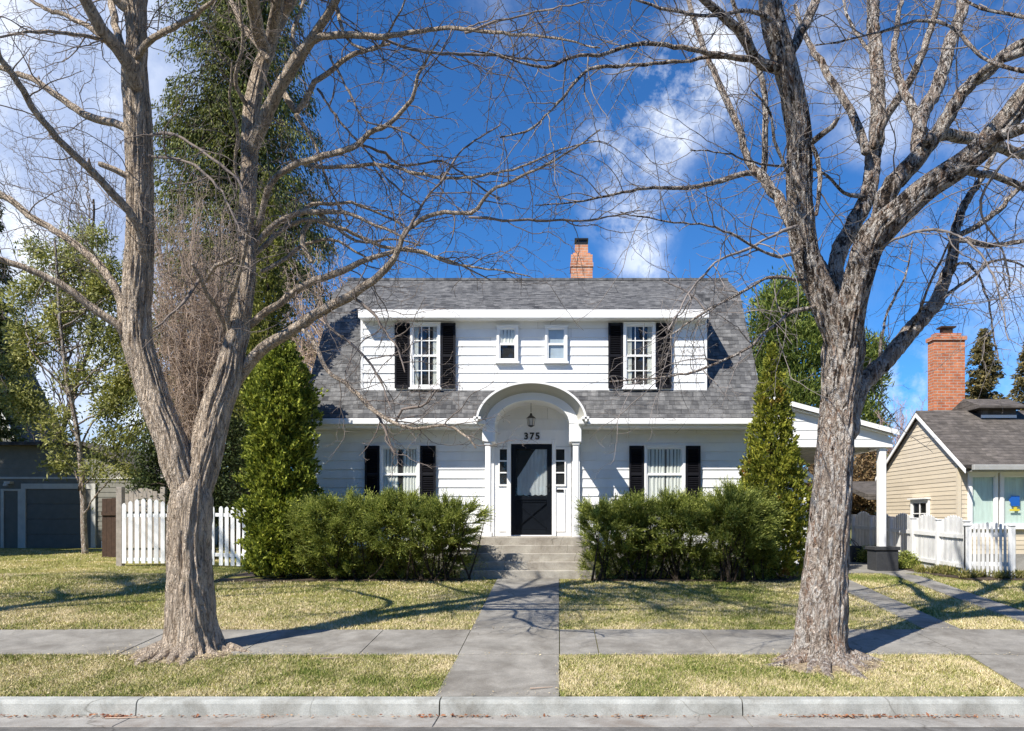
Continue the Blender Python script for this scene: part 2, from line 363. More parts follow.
class MB:
    def __init__(s): s.v = []; s.f = []
    def add(s, vs, fs):
        b = len(s.v); s.v += [tuple(map(float, v)) for v in vs]; s.f += [tuple(i+b for i in f) for f in fs]; return s
    def box(s, x0, x1, y0, y1, z0, z1, bev=0):
        x0,x1=min(x0,x1),max(x0,x1); y0,y1=min(y0,y1),max(y0,y1); z0,z1=min(z0,z1),max(z0,z1)
        b = min(bev, (x1-x0)*.45, (y1-y0)*.45, (z1-z0)*.45)
        if b <= 0:
            return s.add([(x0,y0,z0),(x1,y0,z0),(x1,y1,z0),(x0,y1,z0),(x0,y0,z1),(x1,y0,z1),(x1,y1,z1),(x0,y1,z1)],
                  [(0,3,2,1),(4,5,6,7),(0,1,5,4),(1,2,6,5),(2,3,7,6),(3,0,4,7)])
        def oct_(z, i):
            return [(x0+i+b,y0+i,z),(x1-i-b,y0+i,z),(x1-i,y0+i+b,z),(x1-i,y1-i-b,z),(x1-i-b,y1-i,z),(x0+i+b,y1-i,z),(x0+i,y1-i-b,z),(x0+i,y0+i+b,z)]
        rings = [oct_(z0, b*.7), oct_(z0+b, 0), oct_(z1-b, 0), oct_(z1, b*.7)]
        vs = sum(rings, []); fs = [tuple(range(7,-1,-1)), tuple(range(24,32))]
        for r in range(3):
            for k in range(8):
                fs.append((r*8+k, r*8+(k+1)%8, (r+1)*8+(k+1)%8, (r+1)*8+k))
        return s.add(vs, fs)
    def prism_x(s, prof, x0, x1):      # profile (y,z) clockwise seen from -x... extruded along x
        n = len(prof)
        vs = [(x0,y,z) for y,z in prof]+[(x1,y,z) for y,z in prof]
        a = sum(prof[i][0]*prof[(i+1)%n][1]-prof[(i+1)%n][0]*prof[i][1] for i in range(n))
        fs = [tuple(range(n)), tuple(range(2*n-1, n-1, -1))]
        fs += [(i, i+n, (i+1)%n+n, (i+1)%n) for i in range(n)]
        if a > 0: fs = [tuple(reversed(f)) for f in fs]
        return s.add(vs, fs)
    def prism_y(s, prof, y0, y1):      # profile (x,z)
        n = len(prof)
        vs = [(x,y0,z) for x,z in prof]+[(x,y1,z) for x,z in prof]
        a = sum(prof[i][0]*prof[(i+1)%n][1]-prof[(i+1)%n][0]*prof[i][1] for i in range(n))
        fs = [tuple(range(n)), tuple(range(2*n-1, n-1, -1))]
        fs += [(i, i+n, (i+1)%n+n, (i+1)%n) for i in range(n)]
        if a < 0: fs = [tuple(reversed(f)) for f in fs]
        return s.add(vs, fs)
    def beam(s, a, b, w, h=None):       # square bar between two points
        h = h or w; a = Vector(a); b = Vector(b); t = (b-a).normalized()
        up = Vector((0,0,1)) if abs(t.z) < .95 else Vector((0,1,0))
        u = t.cross(up).normalized(); v = u.cross(t).normalized()
        vs = [tuple(p+u*sx*w/2+v*sy*h/2) for p in (a,b) for sx,sy in ((-1,-1),(1,-1),(1,1),(-1,1))]
        return s.add(vs, [(0,1,2,3),(7,6,5,4),(0,4,5,1),(1,5,6,2),(2,6,7,3),(3,7,4,0)])
    def lathe(s, cx, cy, prof, n=20):
        vs = [(cx+r*math.cos(2*math.pi*k/n), cy+r*math.sin(2*math.pi*k/n), z) for z, r in prof for k in range(n)]
        fs = [(i*n+k, i*n+(k+1)%n, (i+1)*n+(k+1)%n, (i+1)*n+k) for i in range(len(prof)-1) for k in range(n)]
        fs += [tuple(range(n-1,-1,-1)), tuple(range((len(prof)-1)*n, len(prof)*n))]
        return s.add(vs, fs)
    def siding(s, org, d, nrm, z0, z1, sfun, exp=.2, depth=.022, thick=.03):
        """lap boards on a vertical wall; sfun(z)->(s0,s1) along d"""
        org = np.array(org, float); d = np.array(d, float); nrm = np.array(nrm, float)
        z = z0
        while z < z1-1e-4:
            zb = min(z+exp, z1)
            a0, a1 = sfun(z); b0, b1 = sfun(zb-1e-5)
            if a1-a0 > .01:
                if b1 < b0: b0 = b1 = (b0+b1)/2
                p = lambda t, zz, o: tuple(org[i]*(i<2)+d[i]*t+nrm[i]*o + (zz if i == 2 else 0) for i in range(3))
                cuts = [a0]
                if abs(a0-b0) < .001 and abs(a1-b1) < .001:
                    x_ = a0+random.uniform(.8, 3.6)
                    while x_ < a1-.5: cuts.append(x_); x_ += random.choice((2.44, 3.05, 3.66))
                cuts.append(a1)
                for q in range(len(cuts)-1):
                    u0, u1 = cuts[q]+(.002 if q else 0), cuts[q+1]-(.002 if q < len(cuts)-2 else 0)
                    v0, v1 = (u0, u1) if len(cuts) > 2 else (b0, b1)
                    dz = random.uniform(-.002, .002); dp = depth*random.uniform(.85, 1.1)
                    vs = [p(u0,z+dz,0), p(u1,z+dz,0), p(u0,z+dz,dp), p(u1,z+dz,dp), p(v0,zb,.002), p(v1,zb,.002)]
                    s.add(vs, [(0,1,3,2), (2,3,5,4), (0,2,4), (1,5,3)])
            z = zb
        return s
    def build(s, name, material, parent=None, smooth=False, loc=None, uv=True):
        return link_mesh(name, s.v, s.f, material, parent, smooth, uv, loc)

# ---------------------------------------------------------------- tubes and branches
def catmull(pts, step):
    pts = np.asarray(pts, float)
    if len(pts) < 3:
        n = max(2, int(np.linalg.norm(pts[-1,:3]-pts[0,:3])/step)+1)
        t = np.linspace(0, 1, n)[:,None]; return pts[0]*(1-t)+pts[-1]*t
    ext = np.vstack([2*pts[0]-pts[1], pts, 2*pts[-1]-pts[-2]])
    out = []
    for i in range(1, len(ext)-2):
        p0,p1,p2,p3 = ext[i-1:i+3]
        n = max(1, int(np.linalg.norm((p2-p1)[:3])/step))
        for k in range(n):
            t = k/n
            out.append(.5*((2*p1)+(-p0+p2)*t+(2*p0-5*p1+4*p2-p3)*t*t+(-p0+3*p1-3*p2+p3)*t**3))
    out.append(ext[-2]); return np.array(out)

class Tubes:
    def __init__(s): s.v = []; s.f = []; s.n = 0
    def add(s, pts, rad, sides=4, disp=None):
        pts = np.asarray(pts, float); rad = np.asarray(rad, float)
        if sides >= 7:      # rounded ends instead of open pipes
            e0 = unit(pts[0]-pts[1])*rad[0]; e1 = unit(pts[-1]-pts[-2])*rad[-1]
            pts = np.vstack([pts[0]+e0*.75, pts[0]+e0*.6, pts, pts[-1]+e1*.6, pts[-1]+e1*.75]); rad = np.concatenate([[rad[0]*.04, rad[0]*.65], rad, [rad[-1]*.65, rad[-1]*.04]])
        n = len(pts)
        t = np.gradient(pts, axis=0); t /= np.linalg.norm(t, axis=1)[:,None]+1e-9
        mt = t.mean(0)
        ref = np.array([0.,1,0]) if abs(mt[1]) < .7*np.linalg.norm(mt) else np.array([1.,0,0])
        u = np.cross(t, ref); u /= np.linalg.norm(u, axis=1)[:,None]+1e-9
        w = np.cross(t, u)
        a = np.linspace(0, 2*np.pi, sides, endpoint=False)
        ca, sa = np.cos(a), np.sin(a)
        R = rad[:,None]*np.ones(sides)[None]
        if disp is not None: R = R*disp(pts, a, u, w)
        v = pts[:,None,:]+R[:,:,None]*(u[:,None,:]*ca[None,:,None]+w[:,None,:]*sa[None,:,None])
        i = np.arange(n-1)[:,None]*sides; k = np.arange(sides)[None]; k2 = (k+1)%sides
        f = np.stack([i+k, i+k2, i+sides+k2, i+sides+k], -1).reshape(-1,4)+s.n
        s.v.append(v.reshape(-1,3)); s.f.append(f); s.n += n*sides
    def build(s, name, m, parent=None, smooth=True, loc=None):
        if not s.v: return None
        return link_mesh(name, np.vstack(s.v), np.vstack(s.f), m, parent, smooth, False, loc)

def unit(v): return v/(np.linalg.norm(v)+1e-9)
def wander(start, dirn, length, seg, jit, grav=0.0, curl=0.0):
    n = max(2, int(length/seg)+1); p = np.array(start, float); d = unit(np.array(dirn, float))
    out = [p.copy()]
    bend = rng.normal(0, 1, 3)*curl
    for _ in range(n-1):
        d = unit(d+rng.normal(0, jit, 3)+bend+np.array([0,0,grav]))
        p = p+d*seg; out.append(p.copy())
    return np.array(out)
def side_dir(t, ang=None):
    t = unit(t); r = unit(np.cross(t, rng.normal(0,1,3)))
    a = ang if ang is not None else rng.uniform(.6, 1.25)
    return t*math.cos(a)+r*math.sin(a)
def ramify(tb, path, rad, level, spec, paths_out=None):
    """spec[level]=(spacing, lenmin, lenmax, seg, jitter, grav, rmin, rmax, sides, start)"""
    if level >= len(spec): return
    sp, lmin, lmax, seg, jit, grav, r0, r1, sides, start = spec[level]
    seglen = np.linalg.norm(np.diff(path, axis=0), axis=1); tot = seglen.sum()
    if tot < 1e-3: return
    cum = np.concatenate([[0], np.cumsum(seglen)])
    s = tot*start+rng.uniform(0, sp)
    while s < tot:
        i = min(np.searchsorted(cum, s)-1, len(path)-2); i = max(i, 0)
        t = path[i+1]-path[i]; p = path[i]+t*((s-cum[i])/(seglen[i]+1e-9))
        L = rng.uniform(lmin, lmax)*(1-.35*s/tot)
        d = side_dir(t)
        w = wander(p, d, L, seg, jit, grav, .03)
        pr = rad[min(i, len(rad)-1)]
        r = min(pr*.6, rng.uniform(r0, r1)); re = max(r*.35, .0022)
        rr = np.linspace(r, re, len(w))
        tb.add(w, rr, sides)
        ramify(tb, w, rr, level+1, spec)
        s += sp*rng.uniform(.5, 1.5)
    # continue the tip of the path
def leaves(centers, dirs, length, width, name, m, parent, curl=.0, jitter=.5, lenvar=.5):
    """one quad per centre: a long blade along dir with random roll"""
    c = np.asarray(centers); n = len(c); d = np.asarray(dirs)+rng.normal(0, jitter, (n,3))
    d /= np.linalg.norm(d, axis=1)[:,None]+1e-9
    r = np.cross(d, rng.normal(0, 1, (n,3))); r /= np.linalg.norm(r, axis=1)[:,None]+1e-9
    L = (length*(1+rng.uniform(-lenvar, lenvar, n)))[:,None]; W = (width*(1+rng.uniform(-.3, .3, n)))[:,None]
    v = np.stack([c-d*L*.5, c+r*W*.5-d*L*.05, c+d*L*.5, c-r*W*.5-d*L*.05], 1).reshape(-1,3)
    f = np.arange(n*4).reshape(-1,4)
    return link_mesh(name, v, f, m, parent)
# ================================================================ SETTING
def sheet(name, x0, x1, prof, m, nx=1):
    xs = np.linspace(x0, x1, nx+1); vs = [(x, y, z) for y, z in prof for x in xs]; k = nx+1
    fs = [(j*k+i, j*k+i+1, (j+1)*k+i+1, (j+1)*k+i) for j in range(len(prof)-1) for i in range(nx)]
    return tag(link_mesh(name, vs, fs, m), kind='structure')
sheet('ground', -1500, 1500, [(-1500,-.4),(7.6,-.4),(7.72,-.02),(7.8,-.004),(9.5,gz(9.5)-.004),(12,gz(12)-.004),(15.66,gz(15.66)-.004),(27,.69),(60,.7),(1800,.7)], M['ground'], 60)
sheet('street', -300, 300, [(-9,-.19),(-1,-.07),(7.30,-.152)], M['asphalt'], 100)
# gutter pan and kerb in cast lengths
g = MB(); k_ = MB()
joints = []
x = PX(739, 7.8)-3.05*8
while x < 30:
    w = 3.05
    g.box(x+.004, x+w-.004, 7.24, 7.655, -.30, -.144, .006)
    # kerb: battered face with a rounded nose
    prof = [(7.62,-.30),(7.635,-.135),(7.648,-.03),(7.662,-.008),(7.685,0.004),(7.80,0.008),(7.80,-.30)]
    k_.prism_x([(y, z) for y, z in prof], x+.007, x+w-.007)
    x += w
tag(g.build('gutter', M['gutterc']), kind='structure')
tag(k_.build('kerb', M['kerbm']), kind='structure')

def slab_poly(mb, pts, up=.012, th=.06, dz=0):
    top = [(x, y, gz(y)+up+dz) for x, y in pts]; n = len(pts)
    vs = top+[(x, y, z-th) for x, y, z in top]
    mb.add(vs, [tuple(range(n))]+[(i, i+n, (i+1)%n+n, (i+1)%n) for i in range(n)])
SW0, SW1 = 9.46, 10.84
sw = MB(); x = -40.0
while x < 40:
    w = 1.5
    for u0, u1 in ((x+.006, min(x+w-.006, -1.262)), (max(x+.006, .012), x+w-.006)):
        if u1-u0 > .05: slab_poly(sw, [(u0,SW0),(u1,SW0),(u1,SW1),(u0,SW1)], dz=random.uniform(-.004,.005))
    x += w
tag(sw.build('sidewalk', M['conc']), kind='structure')
# front walk: from kerb to the steps
def wl(y):  # left edge x of the walk at depth y (constant-width walk)
    return -1.245 if y > 9 else -1.245-0.03*(9-y)
fw = MB(); ys = [7.805, 9.46, 10.84, 12.1, 13.3, 14.5, 15.6]
for a, b in zip(ys[:-1], ys[1:]):
    slab_poly(fw, [(-1.25-(.02 if a<9 else 0), a+.005),(.0, a+.005),(.0, b-.005),(-1.25, b-.005)], up=.013, dz=random.uniform(-.002,.003))
tag(fw.build('front_walk', M['conc']), kind='structure')
# driveway ribbons and carport pad
dw = MB()
for x0, x1 in ((5.32, 5.85), (7.0, 7.5)):
    y = 10.86
    while y < 16.5:
        slab_poly(dw, [(x0+.02*(y-16),y+.004),(x1+.02*(y-16),y+.004),(x1+.02*(y-15),min(y+1.6,16.5)-.004),(x0+.02*(y-15),min(y+1.6,16.5)-.004)], up=.014)
        y += 1.6
slab_poly(dw, [(4.9,7.81),(8.3,7.81),(7.75,9.45),(5.1,9.45)], up=.010)
slab_poly(dw, [(4.55,16.51),(8.1,16.51),(8.1,24),(4.55,24)], up=.014)
tag(dw.build('driveway', M['conc']), kind='structure')
# planting beds at the house and at the neighbour's fence
bd = MB()
slab_poly(bd, [(-6.9,15.05),(-1.9,15.2),(-1.9,17.0),(-6.9,17.0)], up=.02, th=.04)
slab_poly(bd, [(.68,15.2),(4.5,15.0),(4.9,15.6),(4.9,17.0),(.68,17.0)], up=.02, th=.04)
slab_poly(bd, [(7.9,15.9),(8.3,15.2),(9.4,15.2),(9.4,15.6),(8.25,15.7),(8.25,21),(7.9,21)], up=.025, th=.04)
tag(bd.build('planting_bed', M['soil']), kind='structure')
# worn earth round the two trunks
def mound(cx, cy, r, h, name):
    n, rr = 40, 9; vs = []; fs = []
    for j in range(rr+1):
        q = j/rr
        for i in range(n):
            a = 2*math.pi*i/n; rad = r*q*(1+.18*mnoise.noise(Vector((math.cos(a)*1.5+cx, math.sin(a)*1.5, .3))))
            x, y = cx+rad*math.cos(a)*1.25, cy+rad*math.sin(a)*.75
            z = gz(y)+.016+h*(1-q*q)*(1+.5*mnoise.noise(Vector((x*4, y*4, 0))))-.035*(q**6)
            vs.append((x, y, z))
    for j in range(rr):
        for i in range(n): fs.append((j*n+i, j*n+(i+1)%n, (j+1)*n+(i+1)%n, (j+1)*n+i))
    return tag(link_mesh(name, vs, fs, M['soil2'], None, True), kind='structure')
M['soil2'] = mat_concrete('trodden_soil', (.20,.15,.10), (.42,.34,.24), 9, (.12,.085,.055), cracks=False)
mound(-4.72, 9.45, .55, .04, 'bare_soil'); mound(3.2, 9.05, .60, .045, 'bare_soil')

# ---- grass blades, one uncountable mass
def in_walk(x, y):
    m = (y > SW0-.01) & (y < SW1+.01)
    m |= (x > -1.27) & (x < .015) & (y < 16.2)
    for x0, x1 in ((5.32, 5.85), (7.0, 7.5)):
        off = .02*(y-15.5)
        m |= (x > x0+off) & (x < x1+off) & (y > 10)
    m |= (x > 5.0-.08*(9.5-y)) & (x < 7.75+.3*(9.45-y)) & (y < 9.5)
    m |= (x > 4.55) & (x < 8.1) & (y > 16.5)
    m |= (x > -6.9) & (x < -1.9) & (y > 15.1) & (y < 17.1)
    m |= (x > .68) & (x < 4.9) & (y > 15.1) & (y < 17.1)
    m |= (x > 7.9) & (x < 9.5) & (y > 15.2)
    m |= (x > -5.6) & (x < 4.5) & (y > 16.2)
    m |= (x > -1.9) & (x < .7) & (y > 15.3)
    m |= (x > 9.3) & (y > 17.3)
    for cx, cy in ((-4.72, 9.4), (3.2, 9.0)):
        m |= ((x-cx)/.72)**2+((y-cy)/.42)**2 < rng.uniform(.02, 1.1, x.shape)
    return m
def grass_pts(n, y0, y1, margin=.6):
    y = rng.uniform(y0, y1, n)
    half0 = (CX+40)/F*y; half1 = (1024-CX+40)/F*y
    x = -half0+rng.uniform(0, 1, n)*(half0+half1)
    ok = ~in_walk(x+rng.normal(0, .022, n), y+rng.normal(0, .022, n)) & (y > 7.815)
    dens = np.array([mnoise.noise(Vector((u*.8, v*1.3, 2.0)))+.6*mnoise.noise(Vector((u*3.1, v*4.2, 7.0))) for u, v in zip(x, y)])
    ok &= rng.uniform(0, 1, n) < np.clip(1.05-1.1*np.maximum(dens-.10, 0)*1.3, .12, 1)
    return x[ok], y[ok]
xs = []; ys_ = []
for n, a, b in ((250000, 7.81, 9.5), (190000, 10.8, 13), (130000, 12.9, 16.5), (50000, 16.5, 27)):
    X, Y = grass_pts(n, a, b); xs.append(X); ys_.append(Y)
X = np.concatenate(xs); Y = np.concatenate(ys_); Z = np.array([gz(v) for v in Y])
n = len(X); h = rng.uniform(.014, .038, n)*np.where(rng.uniform(0,1,n) < .03, 1.7, 1); w = rng.uniform(.003, .0068, n)*(1+.05*(Y-8)); a = rng.uniform(0, 2*np.pi, n)
lx, ly = rng.normal(0, .022, n), rng.normal(0, .022, n)
dx, dy = np.cos(a)*w, np.sin(a)*w
v = np.stack([np.stack([X-dx, Y-dy, Z-.004], 1), np.stack([X+dx, Y+dy, Z-.004], 1), np.stack([X+lx, Y+ly, Z+h], 1)], 1).reshape(-1,3)
tag(link_mesh('grass', v, np.arange(n*3).reshape(-1,3), M['grass']), kind='stuff')
# pale dead leaves on the lawn, red-brown debris in the gutter
def flakes(name, X, Y, Z, s, m):
    n = len(X); c = np.stack([X, Y, Z], 1); d = rng.normal(0, 1, (n,3)); d[:,2] *= .18
    d /= np.linalg.norm(d, axis=1)[:,None]; r = np.cross(d, np.stack([rng.normal(0,.25,n), rng.normal(0,.25,n), np.ones(n)], 1))
    r /= np.linalg.norm(r, axis=1)[:,None]; L = (s*rng.uniform(.4, 1.3, n))[:,None]
    v = np.stack([c-d*L*.5, c+r*L*.3, c+d*L*.5, c-r*L*.25], 1).reshape(-1,3)
    return link_mesh(name, v, np.arange(n*4).reshape(-1,4), m)
X, Y = grass_pts(3500, 7.85, 15.5); Z = np.array([gz(v) for v in Y])+.035
for cx, cy in ((-4.72, 9.35), (3.2, 8.95)):
    k = 1600; q = rng.normal(0, .55, (k, 2))*(1.0, .45); X = np.concatenate([X, cx+q[:,0]]); Y = np.concatenate([Y, cy+q[:,1]]); Z = np.concatenate([Z, np.array([gz(v) for v in cy+q[:,1]])+.045])
for y_ in (SW0-.05, SW1+.05, 7.86):
    k = 500; X = np.concatenate([X, rng.uniform(-8, 8, k)]); yy_ = y_+rng.normal(0, .05, k); Y = np.concatenate([Y, yy_]); Z = np.concatenate([Z, np.array([gz(v) for v in yy_])+.03])
tag(flakes('dead_leaves', X, Y, Z, .026, M['litter2']), kind='stuff')
gx = np.concatenate([rng.normal(c, s, k) for c, s, k in ((PX(95,7.6),.35,60),(PX(120,7.6),.1,60),(PX(205,7.6),.15,12),(PX(270,7.6),.05,12),(PX(470,7.6),.3,50),(PX(430,7.6),.15,20),(PX(620,7.6),.25,40),(PX(850,7.5),.33,150),(PX(960,7.5),.5,90),(0,3,150),(PX(10,7.6),.2,20))])
gy = 7.60-np.abs(rng.normal(0, .035, len(gx)))
tag(flakes('gutter_litter', gx, gy, np.full(len(gx), -.137)+rng.uniform(0,.02,len(gx)), .045, M['litter']), kind='stuff')
# fallen sticks in the gutter and by the trunks
tb = Tubes()
for px, py, L in ((105, 717, .35), (118, 712, .25), (320, 655, .3), (530, 690, .3)):
    d = 7.5 if py > 700 else (9.2 if px < 400 else 8.0); p = P(px, py, d); p[2] = (-.135 if py > 700 else gz(d)+.03)
    w_ = wander(p, (1, .25, 0), L, .05, .12); w_[:,2] = p[2]; tb.add(w_, np.linspace(.008,.004,len(w_)), 5)
tag(tb.build('fallen_twigs', M['twigbrown']), kind='stuff')

# ================================================================ HOUSE
FW = 17.10        # front wall plane
HX0, HX1 = -5.55, 4.42
hs = thing('dutch_colonial_house', (-.56, FW, .6), 'white two-storey clapboard house with grey shingled gambrel roof and arched entry', 'house')
def gx_(z):  # gambrel half profile: front y at height z
    return 17.10 if z < 4.6 else (16.68+(z-3.92)/1.412 if z < 7.38 else 19.13+(z-7.38)/.543)
wl_ = MB()
wl_.siding((HX0,FW,0),(1,0,0),(0,-1,0), 1.12, 3.80, lambda z:(0, HX1-HX0))
wl_.siding((HX1,0,0),(0,1,0),(1,0,0), 1.12, 8.0, lambda z:(gx_(z)+.0, 40.8-gx_(z)))
wl_.siding((HX0,0,0),(0,1,0),(-1,0,0), 1.12, 8.0, lambda z:(gx_(z), 40.8-gx_(z)))
wl_.box(HX0, HX1, 23.68, 23.7, 1.1, 3.9)
wl_.build('wall', M['siding'], hs)
MB().box(HX0+.03, HX1-.03, FW+.03, 23.66, .45, 1.12).build('foundation', M['found'], hs)
# tympanum wall above the door behind the arch
ty = MB(); ty.siding((-1.45,17.085,0),(1,0,0),(0,-1,0), 3.8, 4.55, lambda z:(0,1.75), exp=.25); ty.build('gable_panel', M['siding'], hs)
# roof
XR0, XR1 = -5.65, 4.52
rf = MB()
rf.prism_x([(17.1,4.767),(19.0,7.45),(20.4,8.21),(21.8,7.45),(24.25,3.99),(24.12,3.92),(21.72,7.33),(20.4,8.07),(19.08,7.33),(17.19,4.66)], XR0, XR1)
for a, b in ((XR0, -1.74), (.58, XR1)):
    rf.prism_x([(16.55,3.99),(17.1,4.767),(17.19,4.66),(16.66,3.90)], a, b)
for q in range(60):     # the courses die into the barrel roof of the entry
    xa, xb = -1.74+2.32*q/60, -1.74+2.32*(q+1)/60
    def ys_(x):
        u = 1-((x+.58)/1.11)**2; zc = 3.86+.79*math.sqrt(u) if u > 0 else 3.9
        return min(max(16.55+(zc-3.99)/1.412, 16.55), 17.099)
    ya, yb = ys_(xa), ys_(xb); zf = lambda y: 3.99+1.412*(y-16.55)
    rf.add([(xa,ya,zf(ya)),(xb,yb,zf(yb)),(xb,17.1,zf(17.1)),(xa,17.1,zf(17.1))], [(0,1,2,3)])
rf.box(XR0, XR1, 20.30, 20.50, 8.17, 8.235)
rf.build('roof', M['shingle'], hs)
for a, b in ((XR0, -1.66), (.50, XR1)):
    gt = MB(); gt.box(a, b, 16.46, 16.563, 3.86, 3.985, .012); gt.box(a+.01, b-.01, 16.560, 16.60, 3.80, 3.90); gt.build('gutter_trough', M['trim'], hs)
    MB().box(a+.01, b-.01, 16.60, 17.09, 3.80, 3.815).build('soffit', M['trim'], hs)
MB().box(XR0, XR1, 24.24, 24.34, 3.86, 3.98).build('gutter_trough', M['trim'], hs)
dsp = MB(); dsp.box(HX1-.16, HX1-.09, FW-.085, FW-.03, .75, 3.62, .01); dsp.beam((HX1-.125, FW-.058, 3.60), (HX1-.125, 16.60, 3.84), .06)
for z_ in (1.5, 2.6, 3.5): dsp.box(HX1-.175, HX1-.075, FW-.09, FW-.026, z_, z_+.025)
dsp.build('downspout', M['trim'], hs)
for xx in (XR0-.022, XR1+.002):
    rk = MB()
    for a, b in (((16.6,3.90),(19.03,7.33)), ((19.03,7.33),(20.4,8.06)), ((20.4,8.06),(21.77,7.33)), ((21.77,7.33),(24.2,3.90))):
        rk.prism_x([(a[0],a[1]),(b[0],b[1]),(b[0],b[1]-.16),(a[0],a[1]-.16)], xx, xx+.02)
    rk.build('rake_board', M['trim'], hs)
# dormer
DY = 17.07; DX0, DX1 = -4.40, 3.27
dm = MB()
dm.siding((DX0,DY,0),(1,0,0),(0,-1,0), 4.68, 6.28, lambda z:(0, DX1-DX0))
for xx, nx in ((DX0,-1),(DX1,1)):
    dm.add([(xx,DY,4.70),(xx,DY,6.30),(xx,18.98,7.36),(xx,18.98,7.40)], [(0,1,2,3)])
    dm.box(xx-.05*(nx<0)-.0, xx+.05*(nx>0), DY-.022, DY+.05, 4.66, 6.28)
dm.build('dormer_wall', M['siding'], hs)
dr = MB(); dr.prism_x([(16.80,6.43),(19.05,7.52),(19.05,7.40),(16.84,6.34)], DX0-.06, DX1+.07); dr.build('dormer_roof', M['shingle'], hs)
df = MB(); df.box(DX0-.03, DX1+.04, 16.76, 16.84, 6.24, 6.425, .01); df.box(DX0-.01, DX1+.02, 16.845, DY+.02, 6.24, 6.262)
df.box(DX0-.025, DX0-.002, 16.85, 18.4, 6.262, 6.33); df.box(DX1+.002, DX1+.03, 16.85, 18.4, 6.262, 6.33)
df.build('dormer_fascia', M['trim'], hs)
# chimney
cy = 20.75
ch = MB(); cxm = PX(581.5, cy)
ch.box(cxm-.29, cxm+.29, cy-.28, cy+.28, 7.6, PZ(258, cy)); ch.box(cxm-.31, cxm+.31, cy-.30, cy+.30, PZ(270,cy), PZ(266,cy))
ch.box(cxm-.18, cxm+.17, cy-.18, cy+.18, PZ(258, cy), PZ(247, cy)); ch.box(cxm-.24, cxm+.23, cy-.24, cy+.24, PZ(262, cy), PZ(256, cy))
cho = ch.build('chimney', M['brick2'], hs)
cp = MB(); cp.box(cxm-.15, cxm+.14, cy-.15, cy+.15, PZ(247,cy), PZ(242,cy)); cp.box(cxm-.19, cxm+.18, cy-.19, cy+.19, PZ(242,cy), PZ(240.5,cy)); cp.build('chimney_cap', M['metal'], cho)

def curtain_mesh(mb, x0, x1, z0, z1, y, waves=7, amp=.018, cut=None):
    n = waves*8; vs = []; fs = []
    for i in range(n+1):
        t = i/n; xx = x0+(x1-x0)*t; yy = y+amp*math.sin(t*waves*6.283+math.sin(t*9))+amp*.4*math.sin(t*31)
        vs += [(xx, yy, z0), (xx, yy*1.0+.004, z1)]
    for i in range(n): fs.append((2*i, 2*i+2, 2*i+3, 2*i+1))
    mb.add(vs, fs)
def window(parent, x0, x1, z0, z1, y, case=.07, cols=1, rows=1, mid=True, back='dark', curtains=None, glass='glass', frame='trim', sill=True, label=None, hood=True, name='window'):
    """casing + sashes; x0..z1 outer edge of casing; faces -y"""
    f = MB(); Y0, Y1 = y-.060, y+.0
    f.box(x0, x0+case, Y0, Y1, z0, z1, .005); f.box(x1-case, x1, Y0, Y1, z0, z1, .005)
    f.box(x0+case, x1-case, Y0, Y1, z1-case, z1, .005); f.box(x0+case, x1-case, Y0, Y1, z0, z0+case, .005)
    if hood: f.box(x0-.02, x1+.02, Y0-.015, Y1, z1, z1+.018)
    if sill: f.box(x0-.03, x1+.03, Y0-.025, Y1, z0-.028, z0+.012, .004)
    o = f.build(name, M[frame], parent)
    if label: o['label'] = label
    a0, a1, b0, b1 = x0+case, x1-case, z0+case, z1-case
    s = MB(); st = .034
    zm = (b0+b1)/2; st = .024
    for za, zb, yo in (((b0, zm, .0), (zm, b1, .012)) if mid else ((b0, b1, 0),)):
        ya, yb = Y0+.014+yo, Y0+.034+yo
        s.box(a0, a0+st, ya, yb, za, zb); s.box(a1-st, a1, ya, yb, za, zb)
        s.box(a0+st, a1-st, ya, yb, za, za+st); s.box(a0+st, a1-st, ya, yb, zb-st, zb)
        for i in range(1, cols):
            xx = a0+st+(a1-a0-2*st)*i/cols; s.box(xx-.010, xx+.010, ya+.004, yb-.002, za+st, zb-st)
        for i in range(1, rows):
            zz = za+st+(zb-za-2*st)*i/rows; s.box(a0+st, a1-st, ya+.002, yb-.004, zz-.010, zz+.010)
    s.build('sash', M[frame], o)
    MB().add([(a0,Y0+.034,b0),(a1,Y0+.034,b0),(a1,Y0+.034,b1),(a0,Y0+.034,b1)],[(0,1,2,3)]).build('pane', M[glass], o)
    MB().box(a0-.002, a1+.002, y-.0035, y-.001, b0, b1).build('pane_backing', M[back], o)  # flat sheet behind the pane; the default near-black paints an unlit room
    if curtains:
        c = MB()
        for u0, u1, w0, w1 in curtains:
            curtain_mesh(c, a0+(a1-a0)*u0, a0+(a1-a0)*u1, b0+(b1-b0)*w0, b0+(b1-b0)*w1, y-.013, 5, .006)
        c.build('curtain', M['curtain'], o)
    return o
